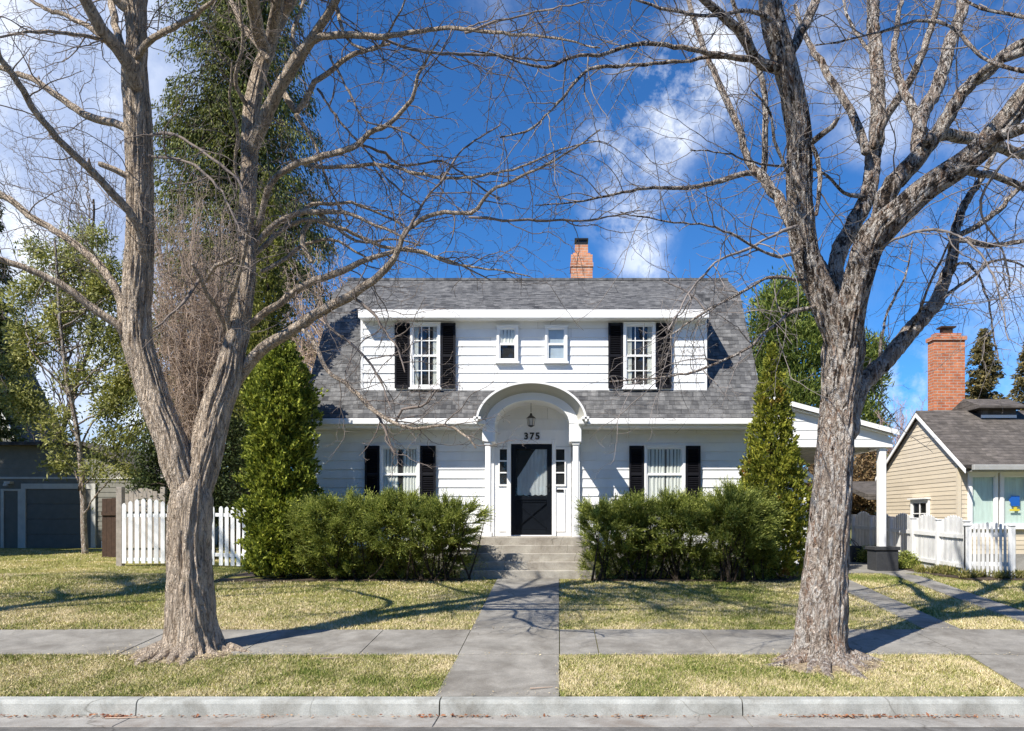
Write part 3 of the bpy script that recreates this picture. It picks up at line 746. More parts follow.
def shutter(parent, x0, x1, z0, z1, y):
    s = MB(); Y0, Y1 = y-.055, y-.010; st = .045
    s.box(x0, x0+st, Y0, Y1, z0, z1, .003); s.box(x1-st, x1, Y0, Y1, z0, z1, .003)
    zm = z0+(z1-z0)*.5
    for a, b in ((z0, z0+.07), (z1-.07, z1), (zm-.03, zm+.03)): s.box(x0+st, x1-st, Y0, Y1, a, b, .003)
    z = z0+.085
    while z < z1-.085:
        if not (zm-.045 < z < zm+.035):
            s.add([(x0+st,Y0+.002,z-.014),(x1-st,Y0+.002,z-.014),(x1-st,Y1-.004,z+.016),(x0+st,Y1-.004,z+.016),
                   (x0+st,Y0+.006,z-.020),(x1-st,Y0+.006,z-.020),(x1-st,Y1,z+.010),(x0+st,Y1,z+.010)],
                  [(0,1,2,3),(4,7,6,5),(0,4,5,1)])
        z += .040
    s.box(x0+st-.002, x1-st+.002, Y1+.001, Y1+.004, z0+.03, z1-.03)
    return s.build('shutter', M['shutter'], parent)
def fx(px): return PX(px, FW)
def fz(py): return PZ(py, FW)
yU = DY-.024; yL = FW-.024
for a, b, s1, s2 in ((411, 441, (395.5,410.5), (441.7,456)), (623, 655, (608,622.5), (655.7,671))):
    w_ = window(hs, fx(a), fx(b), fz(389), fz(324), yU, .058, 3, 2, curtains=[(0,.22,0,1),(.8,1,0,1)])
    for p, q in (s1, s2): shutter(w_, fx(p), fx(q), fz(389), fz(324), yU)
for a, b in ((497, 518.5), (545, 567.5)):
    window(hs, fx(a), fx(b), fz(363), fz(327), yU, .060, 1, 1, back='dark' if a < 500 else 'shade', curtains=[(0,1,.5,1)] if a < 500 else None)
for a, b, s1, s2 in ((380.5, 420.5, (365.5,380), (421,436)), (644, 685, (629,643.5), (685.5,700))):
    w_ = window(hs, fx(a), fx(b), fz(503), fz(446), yL, .055, 1, 1, curtains=[(0,.44,0,1),(.58,1,0,1)] if a<400 else [(0,.5,0,1),(.53,1,0,1)])
    for p, q in (s1, s2): shutter(w_, fx(p), fx(q), fz(503), fz(446), yL)
# side wall windows (seen from a step to the side)
# ---- steps
stp = MB(); top = 1.42
stp.box(-1.86, .66, 16.25, 17.09, .5, top, .012)
for i in range(4):
    y1 = 16.25-.2*i; z = top-.165*(i+1)
    stp.box(-1.86-.05*i, .66+.03*i, y1-.2, y1-.001, .42, z, .012)
stp.build('steps', M['stepc'], hs)
# ---- portico
po = MB()   # base mesh = the arch front
PXc = -.58; ZS = 3.86
def ell(a, b, n=40): return [(PXc+a*math.cos(math.pi*(1-i/n)), ZS+b*math.sin(math.pi*i/n)) for i in range(n+1)]
def ring(mb, o, i_, y0, y1):
    n = len(o); vs = [(x,y0,z) for x,z in o]+[(x,y0,z) for x,z in i_]+[(x,y1,z) for x,z in o]+[(x,y1,z) for x,z in i_]
    fs = []
    for k in range(n-1):
        fs += [(k,n+k,n+k+1,k+1), (2*n+k,2*n+k+1,3*n+k+1,3*n+k), (k,k+1,2*n+k+1,2*n+k), (n+k,3*n+k,3*n+k+1,n+k+1)]
    fs += [(0,2*n,3*n,n), (n-1,2*n-1,4*n-1,3*n-1)]
    mb.add(vs, fs)
ring(po, ell(.985,.66), ell(.80,.50), 16.30, 16.44)
# side beams running back to the wall
po.box(PXc-1.0, PXc-.80, 16.31, 17.08, 3.47, 3.858); po.box(PXc+.80, PXc+1.0, 16.31, 17.08, 3.47, 3.858)
arch = po.build('portico', M['trim'], hs)
cv = MB()   # cove moulding flaring forward
def loft(mb, rings):
    n = len(rings[0]); vs = sum(rings, []); fs = []
    for r in range(len(rings)-1):
        for k in range(n-1): fs.append((r*n+k, (r+1)*n+k, (r+1)*n+k+1, r*n+k+1))
    mb.add(vs, fs)
rg = []
for t in np.linspace(0, 1, 6):
    a = .985+.145*t; b = .66+.145*t; yy = 16.30-.30*(t**1.5)
    rg.append([(x, yy, z) for x, z in ell(a, b)])
loft(cv, rg); cvo = cv.build('cove_moulding', M['soffit'], arch, smooth=True)  # soffit grey instead of trim white paints in the shade of the cove
rm = MB(); ring(rm, ell(1.17,.845), ell(1.128,.803), 15.96, 16.04); ring(rm, ell(1.155,.83), ell(1.131,.806), 16.04, 16.34)
for sx in (-1, 1):  # flared returns at the springing
    x0 = PXc+sx*1.0; x1 = PXc+sx*1.21
    vs = []
    for (xo, yo, z) in ((.80,16.44,ZS-.01),(1.0,16.44,ZS-.01),(1.0,16.27,ZS-.01),(.80,16.27,ZS-.01),
                        (.80,16.44,ZS+.0),(1.19,16.44,ZS+.11),(1.19,16.08,ZS+.11),(1.10,16.08,ZS+.11)):
        vs.append((PXc+sx*xo, yo, z))
    rm.box(min(PXc+sx*1.06,PXc+sx*1.22), max(PXc+sx*1.06,PXc+sx*1.22), 15.96, 17.08, ZS+.045, ZS+.10, .008)
    rm.box(min(PXc+sx*.99,PXc+sx*1.13), max(PXc+sx*.99,PXc+sx*1.13), 16.08, 17.08, ZS-.04, ZS+.047, .008)
rm.build('arch_cornice', M['trim'], arch)
br_ = MB(); ring(br_, ell(1.152,.827), ell(1.10,.775), 16.345, 17.6); br_.build('barrel_roof', M['flashing'], arch)
bc = MB(); ring(bc, ell(.84,.54), ell(.80,.50), 16.44, 17.085); bc.build('barrel_ceiling', M['trim'], arch)
for sx in (-1, 1):
    c = MB(); xc = PXc+sx*.945
    c.box(xc-.12, xc+.12, 16.29, 16.53, 3.46, 3.83, .01)
    co = c.build('capital', M['trim'], arch)
    c = MB(); c.box(xc-.062, xc+.062, 16.34, 16.47, top+.10, 3.455, .012); c.box(xc-.09, xc+.09, 16.31, 16.50, top, top+.10, .01); c.box(xc-.08, xc+.08, 16.32, 16.49, 3.40, 3.458, .008)
    c.build('column', M['trim'], arch)
    c = MB(); xp = PXc+sx*.96; c.box(xp-.09, xp+.09, 17.02, 17.075, top, 3.47, .006); c.build('pilaster', M['trim'], arch)
# ---- door surround
YD = 17.06
ds = MB(); dx0, dx1 = fx(511.2), fx(552.0); dz0, dz1 = fz(535), fz(444.2)
ds.box(dx0-.09, dx0, YD-.05, YD+.02, top, dz1+.09, .006); ds.box(dx1, dx1+.09, YD-.05, YD+.02, top, dz1+.09, .006)
ds.box(dx0, dx1, YD-.05, YD+.02, dz1, dz1+.09, .006)
ds.box(dx0, dx1, YD-.07, YD+.02, top, dz0, .004)
ds.box(fx(493), dx0-.092, YD-.012, YD+.02, top, 3.42); ds.box(dx1+.092, fx(571), YD-.012, YD+.02, top, 3.42)
ds.box(fx(493), fx(571), YD-.02, YD+.02, 3.43, 3.80)
for p in (510, 554): ds.box(fx(p)-.008, fx(p)+.008, YD-.032, YD-.0205, 3.44, 3.79)
dso = ds.build('door_surround', M['trim'], hs)
for a, b in ((500.0, 508.0), (556.0, 564.5)):
    sl = MB(); x0, x1 = fx(a), fx(b)
    z1, z0 = fz(449.5), fz(484.5); yy = YD-.012
    sl.box(x0-.035, x0, yy-.03, yy, z0-.04, z1+.04); sl.box(x1, x1+.035, yy-.03, yy, z0-.04, z1+.04)
    sl.box(x0, x1, yy-.03, yy, z1, z1+.04); sl.box(x0, x1, yy-.03, yy, z0-.04, z0)
    for i in (1, 2): zz = z0+(z1-z0)*i/3; sl.box(x0, x1, yy-.026, yy-.002, zz-.014, zz+.014)
    # recessed panel below
    for c_ in (z0-.08,): sl.box(x0-.02, x1+.02, yy-.018, yy, top+.1, z0-.10, .005)
    so = sl.build('sidelight', M['trim'], hs)
    MB().add([(x0,yy-.008,z0),(x1,yy-.008,z0),(x1,yy-.008,z1),(x0,yy-.008,z1)],[(0,1,2,3)]).build('pane', M['glass'], so)
    MB().box(x0, x1, yy-.004, yy-.001, z0, z1).build('pane_backing', M['dark'], so)
# mail slot
MB().box(fx(556.5), fx(563.5), YD-.05, YD-.035, fz(492), fz(489.5), .003).build('mail_slot', M['metal'], hs)
# ---- door
dd = MB(); yf = YD-.045
dd.box(dx0+.004, dx0+.11, yf, yf+.035, dz0+.004, dz1-.004, .004); dd.box(dx1-.11, dx1-.004, yf, yf+.035, dz0+.004, dz1-.004, .004)
zmid = fz(498)
dd.box(dx0+.11, dx1-.11, yf, yf+.035, dz1-.12, dz1-.004, .004); dd.box(dx0+.11, dx1-.11, yf, yf+.035, dz0+.004, dz0+.12, .004)
dd.box(dx0+.11, dx1-.11, yf, yf+.035, zmid-.04, zmid+.04, .004); dd.box(dx0+.11, dx1-.11, yf+.018, yf+.03, dz0+.1, zmid-.03)
door = dd.build('door', M['door'], hs)
cb = MB(); a = dx0+.13; b = dx1-.13; z0 = dz0+.17; z1 = zmid-.11
cb.beam((a, yf+.010, z0), (b, yf+.010, z1), .035, .02); cb.beam((a, yf+.012, z1), (b, yf+.012, z0), .035, .02)
cb.box(a, b, yf+.004, yf+.018, z0-.04, z0-.015); cb.box(a, b, yf+.004, yf+.018, z1+.015, z1+.04); cb.build('cross_brace', M['door'], door)
MB().add([(dx0+.1,yf+.014,zmid),(dx1-.1,yf+.014,zmid),(dx1-.1,yf+.014,dz1-.08),(dx0+.1,yf+.014,dz1-.08)],[(0,1,2,3)]).build('pane', M['glass'], door)
MB().box(dx0+.1, dx1-.1, yf+.036, yf+.039, zmid, dz1-.08).build('pane_backing', M['dark'], door)
# swagged lace with a scalloped hem: rippled sheet, cut on the swag curve
lc = MB(); n = 44; vs = []; fs = []
for i in range(n+1):
    t = i/n; px = 517.5+(547.5-517.5)*t
    pyt = 478-13*min(1, t/.28) if t < .28 else (465-21*math.sin(min(1,(t-.28)/.62)*math.pi/2)) if True else 0
    pyb = 494.5+1.1*abs(math.sin(t*math.pi*5))
    for q in range(7):
        py = pyt+(pyb-pyt)*q/6
        vs.append((fx(px), yf+.030+.003*math.sin(t*50+q*.4)-.001, fz(py)))
for i in range(n):
    for q in range(6): fs.append((i*7+q, i*7+q+1, (i+1)*7+q+1, (i+1)*7+q))
lc.add(vs, fs); lc.build('lace_curtain', M['lace'], door)
hd = MB(); hd.box(dx1-.075, dx1-.045, yf-.012, yf, fz(492), fz(484), .003); hd.beam((dx1-.06, yf-.03, fz(487)), (dx1-.13, yf-.03, fz(487)), .016); hd.beam((dx1-.06, yf-.002, fz(487)), (dx1-.06, yf-.035, fz(487)), .016)
hd.build('handle', M['metal'], door)
# ---- house number
def text_mesh(body, x, y, z, size, m, parent, name, ext=.008):
    cu = bpy.data.curves.new('txt', 'FONT'); cu.body = body; cu.size = size; cu.extrude = ext; cu.align_x = 'CENTER'; cu.align_y = 'CENTER'
    cu.offset = .006; cu.space_character = 1.25
    t = bpy.data.objects.new('txt', cu); COL.objects.link(t)
    dg = bpy.context.evaluated_depsgraph_get(); me = bpy.data.meshes.new_from_object(t.evaluated_get(dg))
    bpy.data.objects.remove(t)
    for v in me.vertices: vx, vy, vz = v.co; v.co = (x+vx, y-vz, z+vy)
    off = world_loc(parent)
    for v in me.vertices: v.co = v.co-off
    me.materials.clear(); me.materials.append(m); o = bpy.data.objects.new(name, me); COL.objects.link(o); o.parent = parent; return o
text_mesh('375', fx(532), YD-.032, fz(436.7), .205, M['metal'], hs, 'house_number')
# ---- lantern hanging in the arch
lx, ly = PX(531, 16.7), 16.72
ln = MB(); zt = PZ(412, 16.7); zb = PZ(427, 16.7)
ln.beam((lx, ly, ZS+.5), (lx, ly, zt), .012); ln.lathe(lx, ly, [(zt-.02,.015),(zt-.07,.03),(zt-.12,.095),(zt-.135,.10)], 12)
ln.lathe(lx, ly, [(zb+.0,.02),(zb+.02,.06),(zb+.035,.075)], 12)
for k in range(6):
    a = k*math.pi/3; ln.beam((lx+.07*math.cos(a), ly+.07*math.sin(a), zb+.03), (lx+.092*math.cos(a), ly+.092*math.sin(a), zt-.13), .008)
lo = ln.build('lantern', M['metal'], hs)
MB().lathe(lx, ly, [(zb+.035,.062),(zt-.13,.08)], 12).build('lantern_glass', M['lamp_glass'], lo)
# ---- side entry hood on the right wall
se = MB(); sy0, sy1 = 17.95, 19.4; X0 = HX1+.02
se.siding((X0,sy0,0),(1,0,0),(0,-1,0), .75, PZ(480,sy0), lambda z:(0, PX(806,sy0)-X0)); se.siding((PX(806,sy0),sy0,0),(0,1,0),(1,0,0), .75, PZ(480,sy0), lambda z:(0,1.4))
seo = se.build('side_entry', M['siding'], hs)
sr = MB(); xa, za = PX(783,sy0), PZ(452,sy0); xb, zb_ = PX(812,sy0), PZ(476,sy0)
sr.prism_y([(X0,za+.02),(xa,za),(xb,zb_),(xb-.02,zb_-.09),(xa,za-.12),(X0,za-.1)], sy0-.12, sy1)
sr.box(X0, xb-.04, sy0-.10, sy0-.02, zb_-.16, zb_-.09); sr.build('side_entry_roof', M['trim'], seo)

# ================================================================ CARPORT
CYP = 17.25
cpt = thing('carport', (6.2, CYP, .62), 'white carport with low-pitched roof and single post beside the house', 'carport')
def cx_(px): return PX(px, CYP)
def cz_(py): return PZ(py, CYP)
# front gable panel of three wide boards, low pitch falling to the right
gp = MB(); xL, xR = HX1+.04, cx_(895)
zR = cz_(431); sl_ = (cz_(404)-cz_(431))/(cx_(795)-cx_(895))
ztop = lambda x: zR+sl_*(x-xR)
for za, zb2 in ((cz_(447), cz_(439)), (cz_(439), cz_(430)), (cz_(430), cz_(421)), (cz_(421), cz_(412)), (cz_(412), cz_(403)), (cz_(403), cz_(394))):
    if za > ztop(xL)-.1: break
    def xr(z): return min(xR-.06, xR+(z+.09-zR)/sl_)
    a1, b1 = xr(za), xr(zb2); b1 = max(b1, xL+.02)
    gp.add([(xL,CYP,za),(a1,CYP,za),(b1,CYP,zb2),(xL,CYP,zb2),(xL,CYP+.02,za),(a1,CYP+.02,za),(b1,CYP+.02,zb2),(xL,CYP+.02,zb2),(xL,CYP-.012,za),(a1,CYP-.012,za)],
           [(8,9,2,3),(4,7,6,5),(0,1,9,8),(1,5,6,2),(0,4,5,1)])
gp.build('gable_panel', M['trim'], cpt)
cr = MB(); y1c = 23.5
cr.prism_y([(xL,ztop(xL)),(xR,zR),(xR,zR-.05),(xL,ztop(xL)-.05)], CYP-.16, y1c)
cr.build('roof', M['shingle2'], cpt)
fb = MB(); fb.prism_y([(xL,ztop(xL)-.002),(xR+.02,zR-.002),(xR+.02,zR-.11),(xL,ztop(xL)-.11)], CYP-.19, CYP-.162); 
fb.prism_y([(xL,ztop(xL)-.115),(xR-.02,zR-.10),(xR-.02,zR-.14),(xL,ztop(xL)-.155)], CYP-.10, CYP-.02)
fb.build('rake_board', M['trim'], cpt)
bm = MB(); bm.box(xL, cx_(893), CYP+.03, CYP+.22, cz_(447), cz_(440)+.05); bm.box(cx_(893)-.16, cx_(893), CYP+.22, y1c, cz_(447), cz_(440)); bm.box(xL, cx_(893), y1c-.16, y1c, cz_(447), cz_(440)+.05); bm.build('beam', M['trim'], cpt)
ce = MB(); ce.box(xL, cx_(893)-.16, CYP+.22, y1c-.16, cz_(447)+.06, cz_(447)+.08)
for yy in np.arange(18.2, 23.2, 1.3): ce.box(xL, cx_(893)-.16, yy, yy+.06, cz_(447)-.03, cz_(447)+.06)
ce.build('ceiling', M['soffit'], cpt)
for yy, a, b in ((CYP+.05, 880.5, 887.5),):
    for y2 in (yy, 23.2):
        c = MB(); c.box(cx_(a), cx_(b), y2, y2+.17, .6 if y2 > 20 else cz_(547.5), cz_(447), .01); po_ = c.build('post', M['trim'], cpt)
pb = MB(); pb.box(cx_(873.5), cx_(895.5), CYP-.16, CYP+.36, .58, cz_(550), .01); pb.box(cx_(872), cx_(897), CYP-.19, CYP+.39, cz_(550), cz_(546.5), .008)
pb.build('post_base', M['charcoal'], cpt)
pb = MB(); pb.box(PX(851,20.2), PX(860.5,20.2), 20.1, 20.6, .6, PZ(546,20.2), .01); pb.box(5.0, 7.0, 19.2, 19.5, .62, .72, .01)
tag(pb.build('low_kerb_block', M['charcoal'], loc=(6,19.4,.62)), 'low charcoal block wall on the carport floor behind the tree', 'block')

# ================================================================ PICKET FENCES
def picket(mb, p, u, n, w, z0, z1, th=.02):
    p = np.array(p, float); u = np.array(u); n = np.array(n)
    prof = [(-w/2, z0), (w/2, z0), (w/2, z1-w*.5), (w*.30, z1-w*.15), (0, z1), (-w*.30, z1-w*.15), (-w/2, z1-w*.5)]
    k = len(prof); vs = []
    for o in (0, th):
        for a, z in prof: vs.append((p[0]+u[0]*a+n[0]*o, p[1]+u[1]*a+n[1]*o, z))
    mb.add(vs, [tuple(range(k)), tuple(range(2*k-1, k-1, -1))]+[(i, i+k, (i+1)%k+k, (i+1)%k) for i in range(k)])
def fence_run(root, a, b, zg0, zg1, h, m, pitch=.125, w=.078, scallop=.1, panels=1, post_w=.10, railz=(.25, .8), wave=1, posts=True, post_extra=.03, side=1):
    a = np.array(a, float); b = np.array(b, float); L = np.linalg.norm(b-a); u = (b-a)/L; nrm = np.array((u[1], -u[0]))*side
    for k in range(panels):
        mb = MB(); s0, s1 = L*k/panels, L*(k+1)/panels
        zg = lambda s: zg0+(zg1-zg0)*s/L
        for rz in railz:
            z = h*rz
            mb.beam((*(a+u*s0-nrm*.0), zg(s0)+z), (*(a+u*s1-nrm*.0), zg(s1)+z), .04, .085)
        s = s0+pitch*.6
        while s < s1-.03:
            t = (s-s0)/(s1-s0)
            top_ = h+scallop*(wave*abs(math.sin(t*math.pi*(1 if wave > 0 else 2)))) if wave else h+random.uniform(-.015, .015)
            picket(mb, (*(a+u*s+nrm*.022), 0), u, nrm, w, zg(s)+.04, zg(s)+top_)
            s += pitch
        mb.build('panel', m, root)
        if posts:
            for sp in ((s0,) if k else (s0,))+((s1,) if k == panels-1 else ()):
                q = a+u*sp; pm = MB(); pm.box(q[0]-post_w/2, q[0]+post_w/2, q[1]-post_w/2, q[1]+post_w/2, zg(sp)-.05, zg(sp)+h+post_extra, .01)
                pm.box(q[0]-post_w*.65, q[0]+post_w*.65, q[1]-post_w*.65, q[1]+post_w*.65, zg(sp)+h+post_extra, zg(sp)+h+post_extra+.03, .01)
                pm.build('post', m, root)
# left fence: gate leaf 118..162 arched, then run to the house
lf = thing('picket_fence', (-8.5, 18.7, .62), 'bright white round-topped picket fence between left street tree and columnar evergreen', 'fence', None)
dL = 18.9
fence_run(lf, (PX(121,dL), dL), (PX(173,dL), dL), .66, .66, 1.50, M['trim'], pitch=.160, w=.100, scallop=.15, railz=(.09,.82), post_w=.02, posts=False)
fence_run(lf, (PX(176,dL), dL), (PX(262,18.4), 18.4), .66, .60, 1.48, M['trim'], pitch=.160, w=.100, scallop=.10, panels=2, railz=(.2,.86), post_w=.06, wave=0, posts=False)
ps = MB(); xp = PX(120, dL); ps.box(xp-.075, xp+.075, dL-.05, dL+.1, .6, PZ(487, dL), .01); ps.build('post', M['graywood'], lf)
# right fence
rfn = thing('picket_fence', (8.4, 17.5, .62), 'weathered white scalloped picket fence between carport and beige house', 'fence')
fence_run(rfn, (8.45, 15.75), (8.22, 21.2), .60, .74, 1.12, M['trim_grey'], pitch=.100, w=.072, scallop=.16, panels=5, railz=(.2,.75), side=1)
fence_run(rfn, (8.45, 15.72), (PX(1012,15.4), 15.4), .60, .60, 1.03, M['trim_grey'], pitch=.078, w=.050, scallop=.12, panels=1, railz=(.28,.86), side=1)
# boarded gate behind the far end
bf = thing('wooden_fence', (-11.3, 22.5, .66), 'reddish brown board fence beside the grey garage', 'fence')
mb = MB(); x = PX(102,22.5)
while x < PX(121,22.5):
    mb.box(x, x+.135, 22.5, 22.52, .64, .66+1.75+random.uniform(-.03,.02)); x += .14
mb.build('panel', M['wood'], bf)
MB().box(PX(102,22.5), PX(121,22.5), 22.46, 22.5, 1.9, 2.0).build('rail', M['wood'], bf)
bg = thing('arched_gate', (-10.4, 21.0, .66), 'grey weathered arched-top board gate rising behind the white picket fence', 'gate')
mb = MB(); x0, x1 = PX(124,21), PX(162,21); n = 8
for k in range(n):
    xa = x0+(x1-x0)*k/n; t = (k+.5)/n; zt = PZ(495,21)+(PZ(488,21)-PZ(495,21))*math.sin(t*math.pi)
    mb.box(xa+.004, xa+(x1-x0)/n-.004, 21.0, 21.03, .68, zt)
mb.build('board_panel', M['graywood'], bg)
for z_ in (1.0, 2.0): MB().box(x0, x1, 20.96, 21.0, z_, z_+.1).build('rail', M['graywood'], bg)
for px_, lab in ((120.5,''),(163.5,'')):
    MB().box(PX(px_,21)-.07, PX(px_,21)+.07, 20.95, 21.09, .62, PZ(487,21), .01).build('post', M['graywood'], bg)

# ================================================================ GARAGE (left neighbour)
GY = 28.5
gr = thing('garage', (-18, GY, .68), 'dark grey neighbouring garage in tree shade with closed overhead door', 'garage')
def ax(px): return PX(px, GY)
def az(py): return PZ(py, GY)
gw = MB(); gxl, gxr = ax(-110), ax(172)
gw.siding((gxl,GY,0),(1,0,0),(0,-1,0), .62, az(478), lambda z:(0, gxr-gxl), exp=.18, depth=.018)
zt0, zt1 = az(443), az(487)   # low roofline falling to the right
def up(z):
    xe = gxl+(ax(88)-gxl) if z < zt0 else 0
    x = ax(88)+(zt0-z)/(zt0-az(482))*(gxr-ax(88)) if z < zt0 else ax(88)
    return (0, x-gxl)
gw.siding((gxl,GY,0),(1,0,0),(0,-1,0), az(478), zt0, up, exp=.18, depth=.012)
gw.box(gxl, gxr, GY+.01, GY+8, .6, az(482)); 
gw.build('wall', M['garage_wall'], gr)
grf = MB()
grf.prism_y([(gxl,zt0+.02),(ax(88),zt0+.02),(gxr+.5,az(489)),(gxr+.5,az(489)-.12),(ax(88),zt0-.1),(gxl,zt0-.1)], GY-.35, GY+8.3)
grf.build('roof', M['shingle2'], gr)
MB().box(gxl, gxr, GY-.05, GY-.014, az(479), az(477)).build('trim_board', M['garage_trim'], gr)
# overhead door
go = MB(); a, b, t_, bt = ax(27), ax(92), az(489), az(549.5)
for i in range(4):
    zz = bt+(t_-bt)*i/4; go.box(a, b, GY-.05, GY-.016, zz+.006, zz+(t_-bt)/4-.006, .01)
gdo = go.build('garage_door', M['garage_door'], gr)
gf = MB(); gf.box(a-.17, a-.002, GY-.08, GY-.014, bt, t_+.13); gf.box(b+.002, b+.17, GY-.08, GY-.014, bt, t_+.13); gf.box(a-.17, b+.17, GY-.08, GY-.014, t_+.13, t_+.2); gf.box(a-.002, b+.002, GY-.08, GY-.014, t_+.002, t_+.13)
gf.build('door_frame', M['garage_trim'], gdo)
gd = MB(); a, b = ax(5), ax(19); gd.box(a, b, GY-.05, GY-.016, bt, az(491)); so = gd.build('side_door', M['garage_door'], gr)
gf = MB(); gf.box(a-.12, a-.002, GY-.07, GY-.014, bt, az(489)); gf.box(b+.002, b+.12, GY-.07, GY-.014, bt, az(489)); gf.box(a, b, GY-.07, GY-.014, az(491), az(489)); gf.build('door_frame', M['garage_trim'], so)
MB().box(ax(102), ax(104.5), GY-.05, GY-.014, az(541), bt+.02).build('outlet_box', M['trim'], gr)
gl = MB(); gl.box(ax(8), ax(14), GY-.22, GY-.014, az(484), az(481.5)); gl.lathe(ax(9.5), GY-.2, [(az(486),.09),(az(484),.07),(az(483),.02)], 10); gl.build('wall_lamp', M['garage_trim'], gr)
# steep-gabled house left of it
sg = thing('gabled_house', (ax(-60), 37.0, .68), 'dark steep-gabled house cut off by the left edge, only its right slope showing', 'house')
s_ = MB(); sx1, sx0 = PX(15,37.0), PX(15,37.0)-9
zt = PZ(445,37.0); ap = zt+ (4.5)*1.95
s_.siding((sx0,37.4,0),(1,0,0),(0,-1,0), .6, ap, lambda z:((0, 9) if z < zt else (4.5*(z-zt)/(ap-zt), 9-4.5*(z-zt)/(ap-zt))), exp=.2)
s_.box(sx0, sx1, 37.42, 41, .6, zt); s_.build('wall', M['garage_wall'], sg)
r_ = MB()
for sgn in (1, -1):
    c_ = (sx0+sx1)/2; e = c_+sgn*4.8
    r_.prism_y([(c_, ap+.05),(e, zt-.55),(e+sgn*.1, zt-.45),(c_, ap+.28)], 37.1, 41.3)
r_.build('roof', M['shingle2'], sg)
r_ = MB()
for sgn in (1, -1):
    c_ = (sx0+sx1)/2; e = c_+sgn*4.8
    r_.prism_y([(c_, ap+.02),(e, zt-.58),(e+sgn*.1, zt-.42),(c_, ap+.31)], 37.02, 37.09)
r_.build('rake_board', M['garage_trim'], sg)

# ================================================================ NEIGHBOUR HOUSE (right)
NX = 9.19; NY0, NYR, NY1 = 17.5, 19.35, 21.4
nb = thing('bungalow', (12, 17.5, .62), 'beige clapboard bungalow with brown shingled roof and tall red brick chimney', 'house')
nz0, nza = 3.18, 4.42
nw = MB()
def nsf(z):
    if z < nz0: return (0, NY1-NY0)
    t = (z-nz0)/(nza-nz0); return ((NYR-NY0)*t, (NY1-NY0)-(NY1-NYR)*t)
nw.siding((NX,NY0,0),(0,1,0),(-1,0,0), 1.0, nza, nsf, exp=.105, depth=.012)
nw.siding((NX,NY0,0),(1,0,0),(0,-1,0), 1.0, 3.0, lambda z:(0, 8), exp=.105, depth=.012)
nw.box(NX+.002, NX+8, NY1-.02, NY1, .6, 3.1)
nw.build('wall', M['cream'], nb)
MB().box(NX-.03, NX+8, NY0-.03, NY1, .5, 1.0).build('foundation', M['found'], nb)
MB().box(NX-.025, NX+.06, NY0-.025, NY0+.05, 1.0, 3.0).build('corner_board', M['cream'], nb)
nr = MB(); XE = NX-.10; XF = NX+8.3
sf_ = (nza-nz0)/(NYR-NY0)
nr.prism_x([(17.12,3.03),(NYR,nza+.14),(NY1+.45,nza+.14-.62*(NY1+.45-NYR)),(NY1+.45,nza+.04-.62*(NY1+.45-NYR)),(NYR,nza+.03),(17.16,2.95)], XE+.002, XF)
nr.build('roof', M['shingle2'], nb)
ng = MB(); ng.box(XE+.2, XF, 17.01, 17.12, 2.90, 3.025, .012); ng.box(XE+.22, XF, 17.12, NY0-.03, 2.88, 2.90)
ng.build('gutter_trough', M['gutter_metal'], nb)
nk = MB()
for a, b in (((16.98,2.93),(NYR,nza+.07)), ((NYR,nza+.07),(NY1+.4,nza+.07-.62*(NY1+.4-NYR)))):
    nk.prism_x([(a[0],a[1]),(b[0],b[1]),(b[0],b[1]-.10),(a[0],a[1]-.10)], XE-.02, XE)
nk.build('rake_board', M['trim'], nb)
# tall brick chimney
nc = MB(); cyy = 20.1; a, b = PX(934,cyy), PX(965,cyy)
nc.box(a, b, cyy, cyy+.34, 3.2, PZ(340,cyy)); nc.box(a-.04, b+.04, cyy-.04, cyy+.38, PZ(340,cyy), PZ(336,cyy)); nc.box(a+.06, b-.06, cyy+.06, cyy+.28, PZ(336,cyy), PZ(332.5,cyy))
nco = nc.build('chimney', M['brick'], nb)
cc = MB(); m_ = (a+b)/2+.0; cc.box(m_-.13, m_+.13, cyy+.08, cyy+.26, PZ(332.5,cyy), PZ(327,cyy)); cc.box(m_-.2, m_+.2, cyy+.03, cyy+.31, PZ(327,cyy), PZ(325.5,cyy)); cc.build('chimney_cap', M['wood'], nco)
# small gabled dormer on the ridge
nd = MB(); yy = 19.0; a, b = PX(982,yy), PX(1016,yy); nd.box(a, b, yy, 20.2, PZ(420,yy), PZ(405,yy))
ndo = nd.build('dormer', M['shingle2'], nb)
nd2 = MB(); nd2.prism_x([(yy-.25,PZ(407,yy)),(yy+.5,PZ(396,yy)),(yy+1.3,PZ(407,yy)),(yy+1.3,PZ(409,yy)),(yy-.25,PZ(409,yy))], a-.2, b+.12); nd2.build('dormer_roof', M['shingle2'], ndo)
MB().box(a-.03, b+.0, yy-.03, yy-.002, PZ(418,yy), PZ(415,yy)).build('sill', M['trim'], ndo)
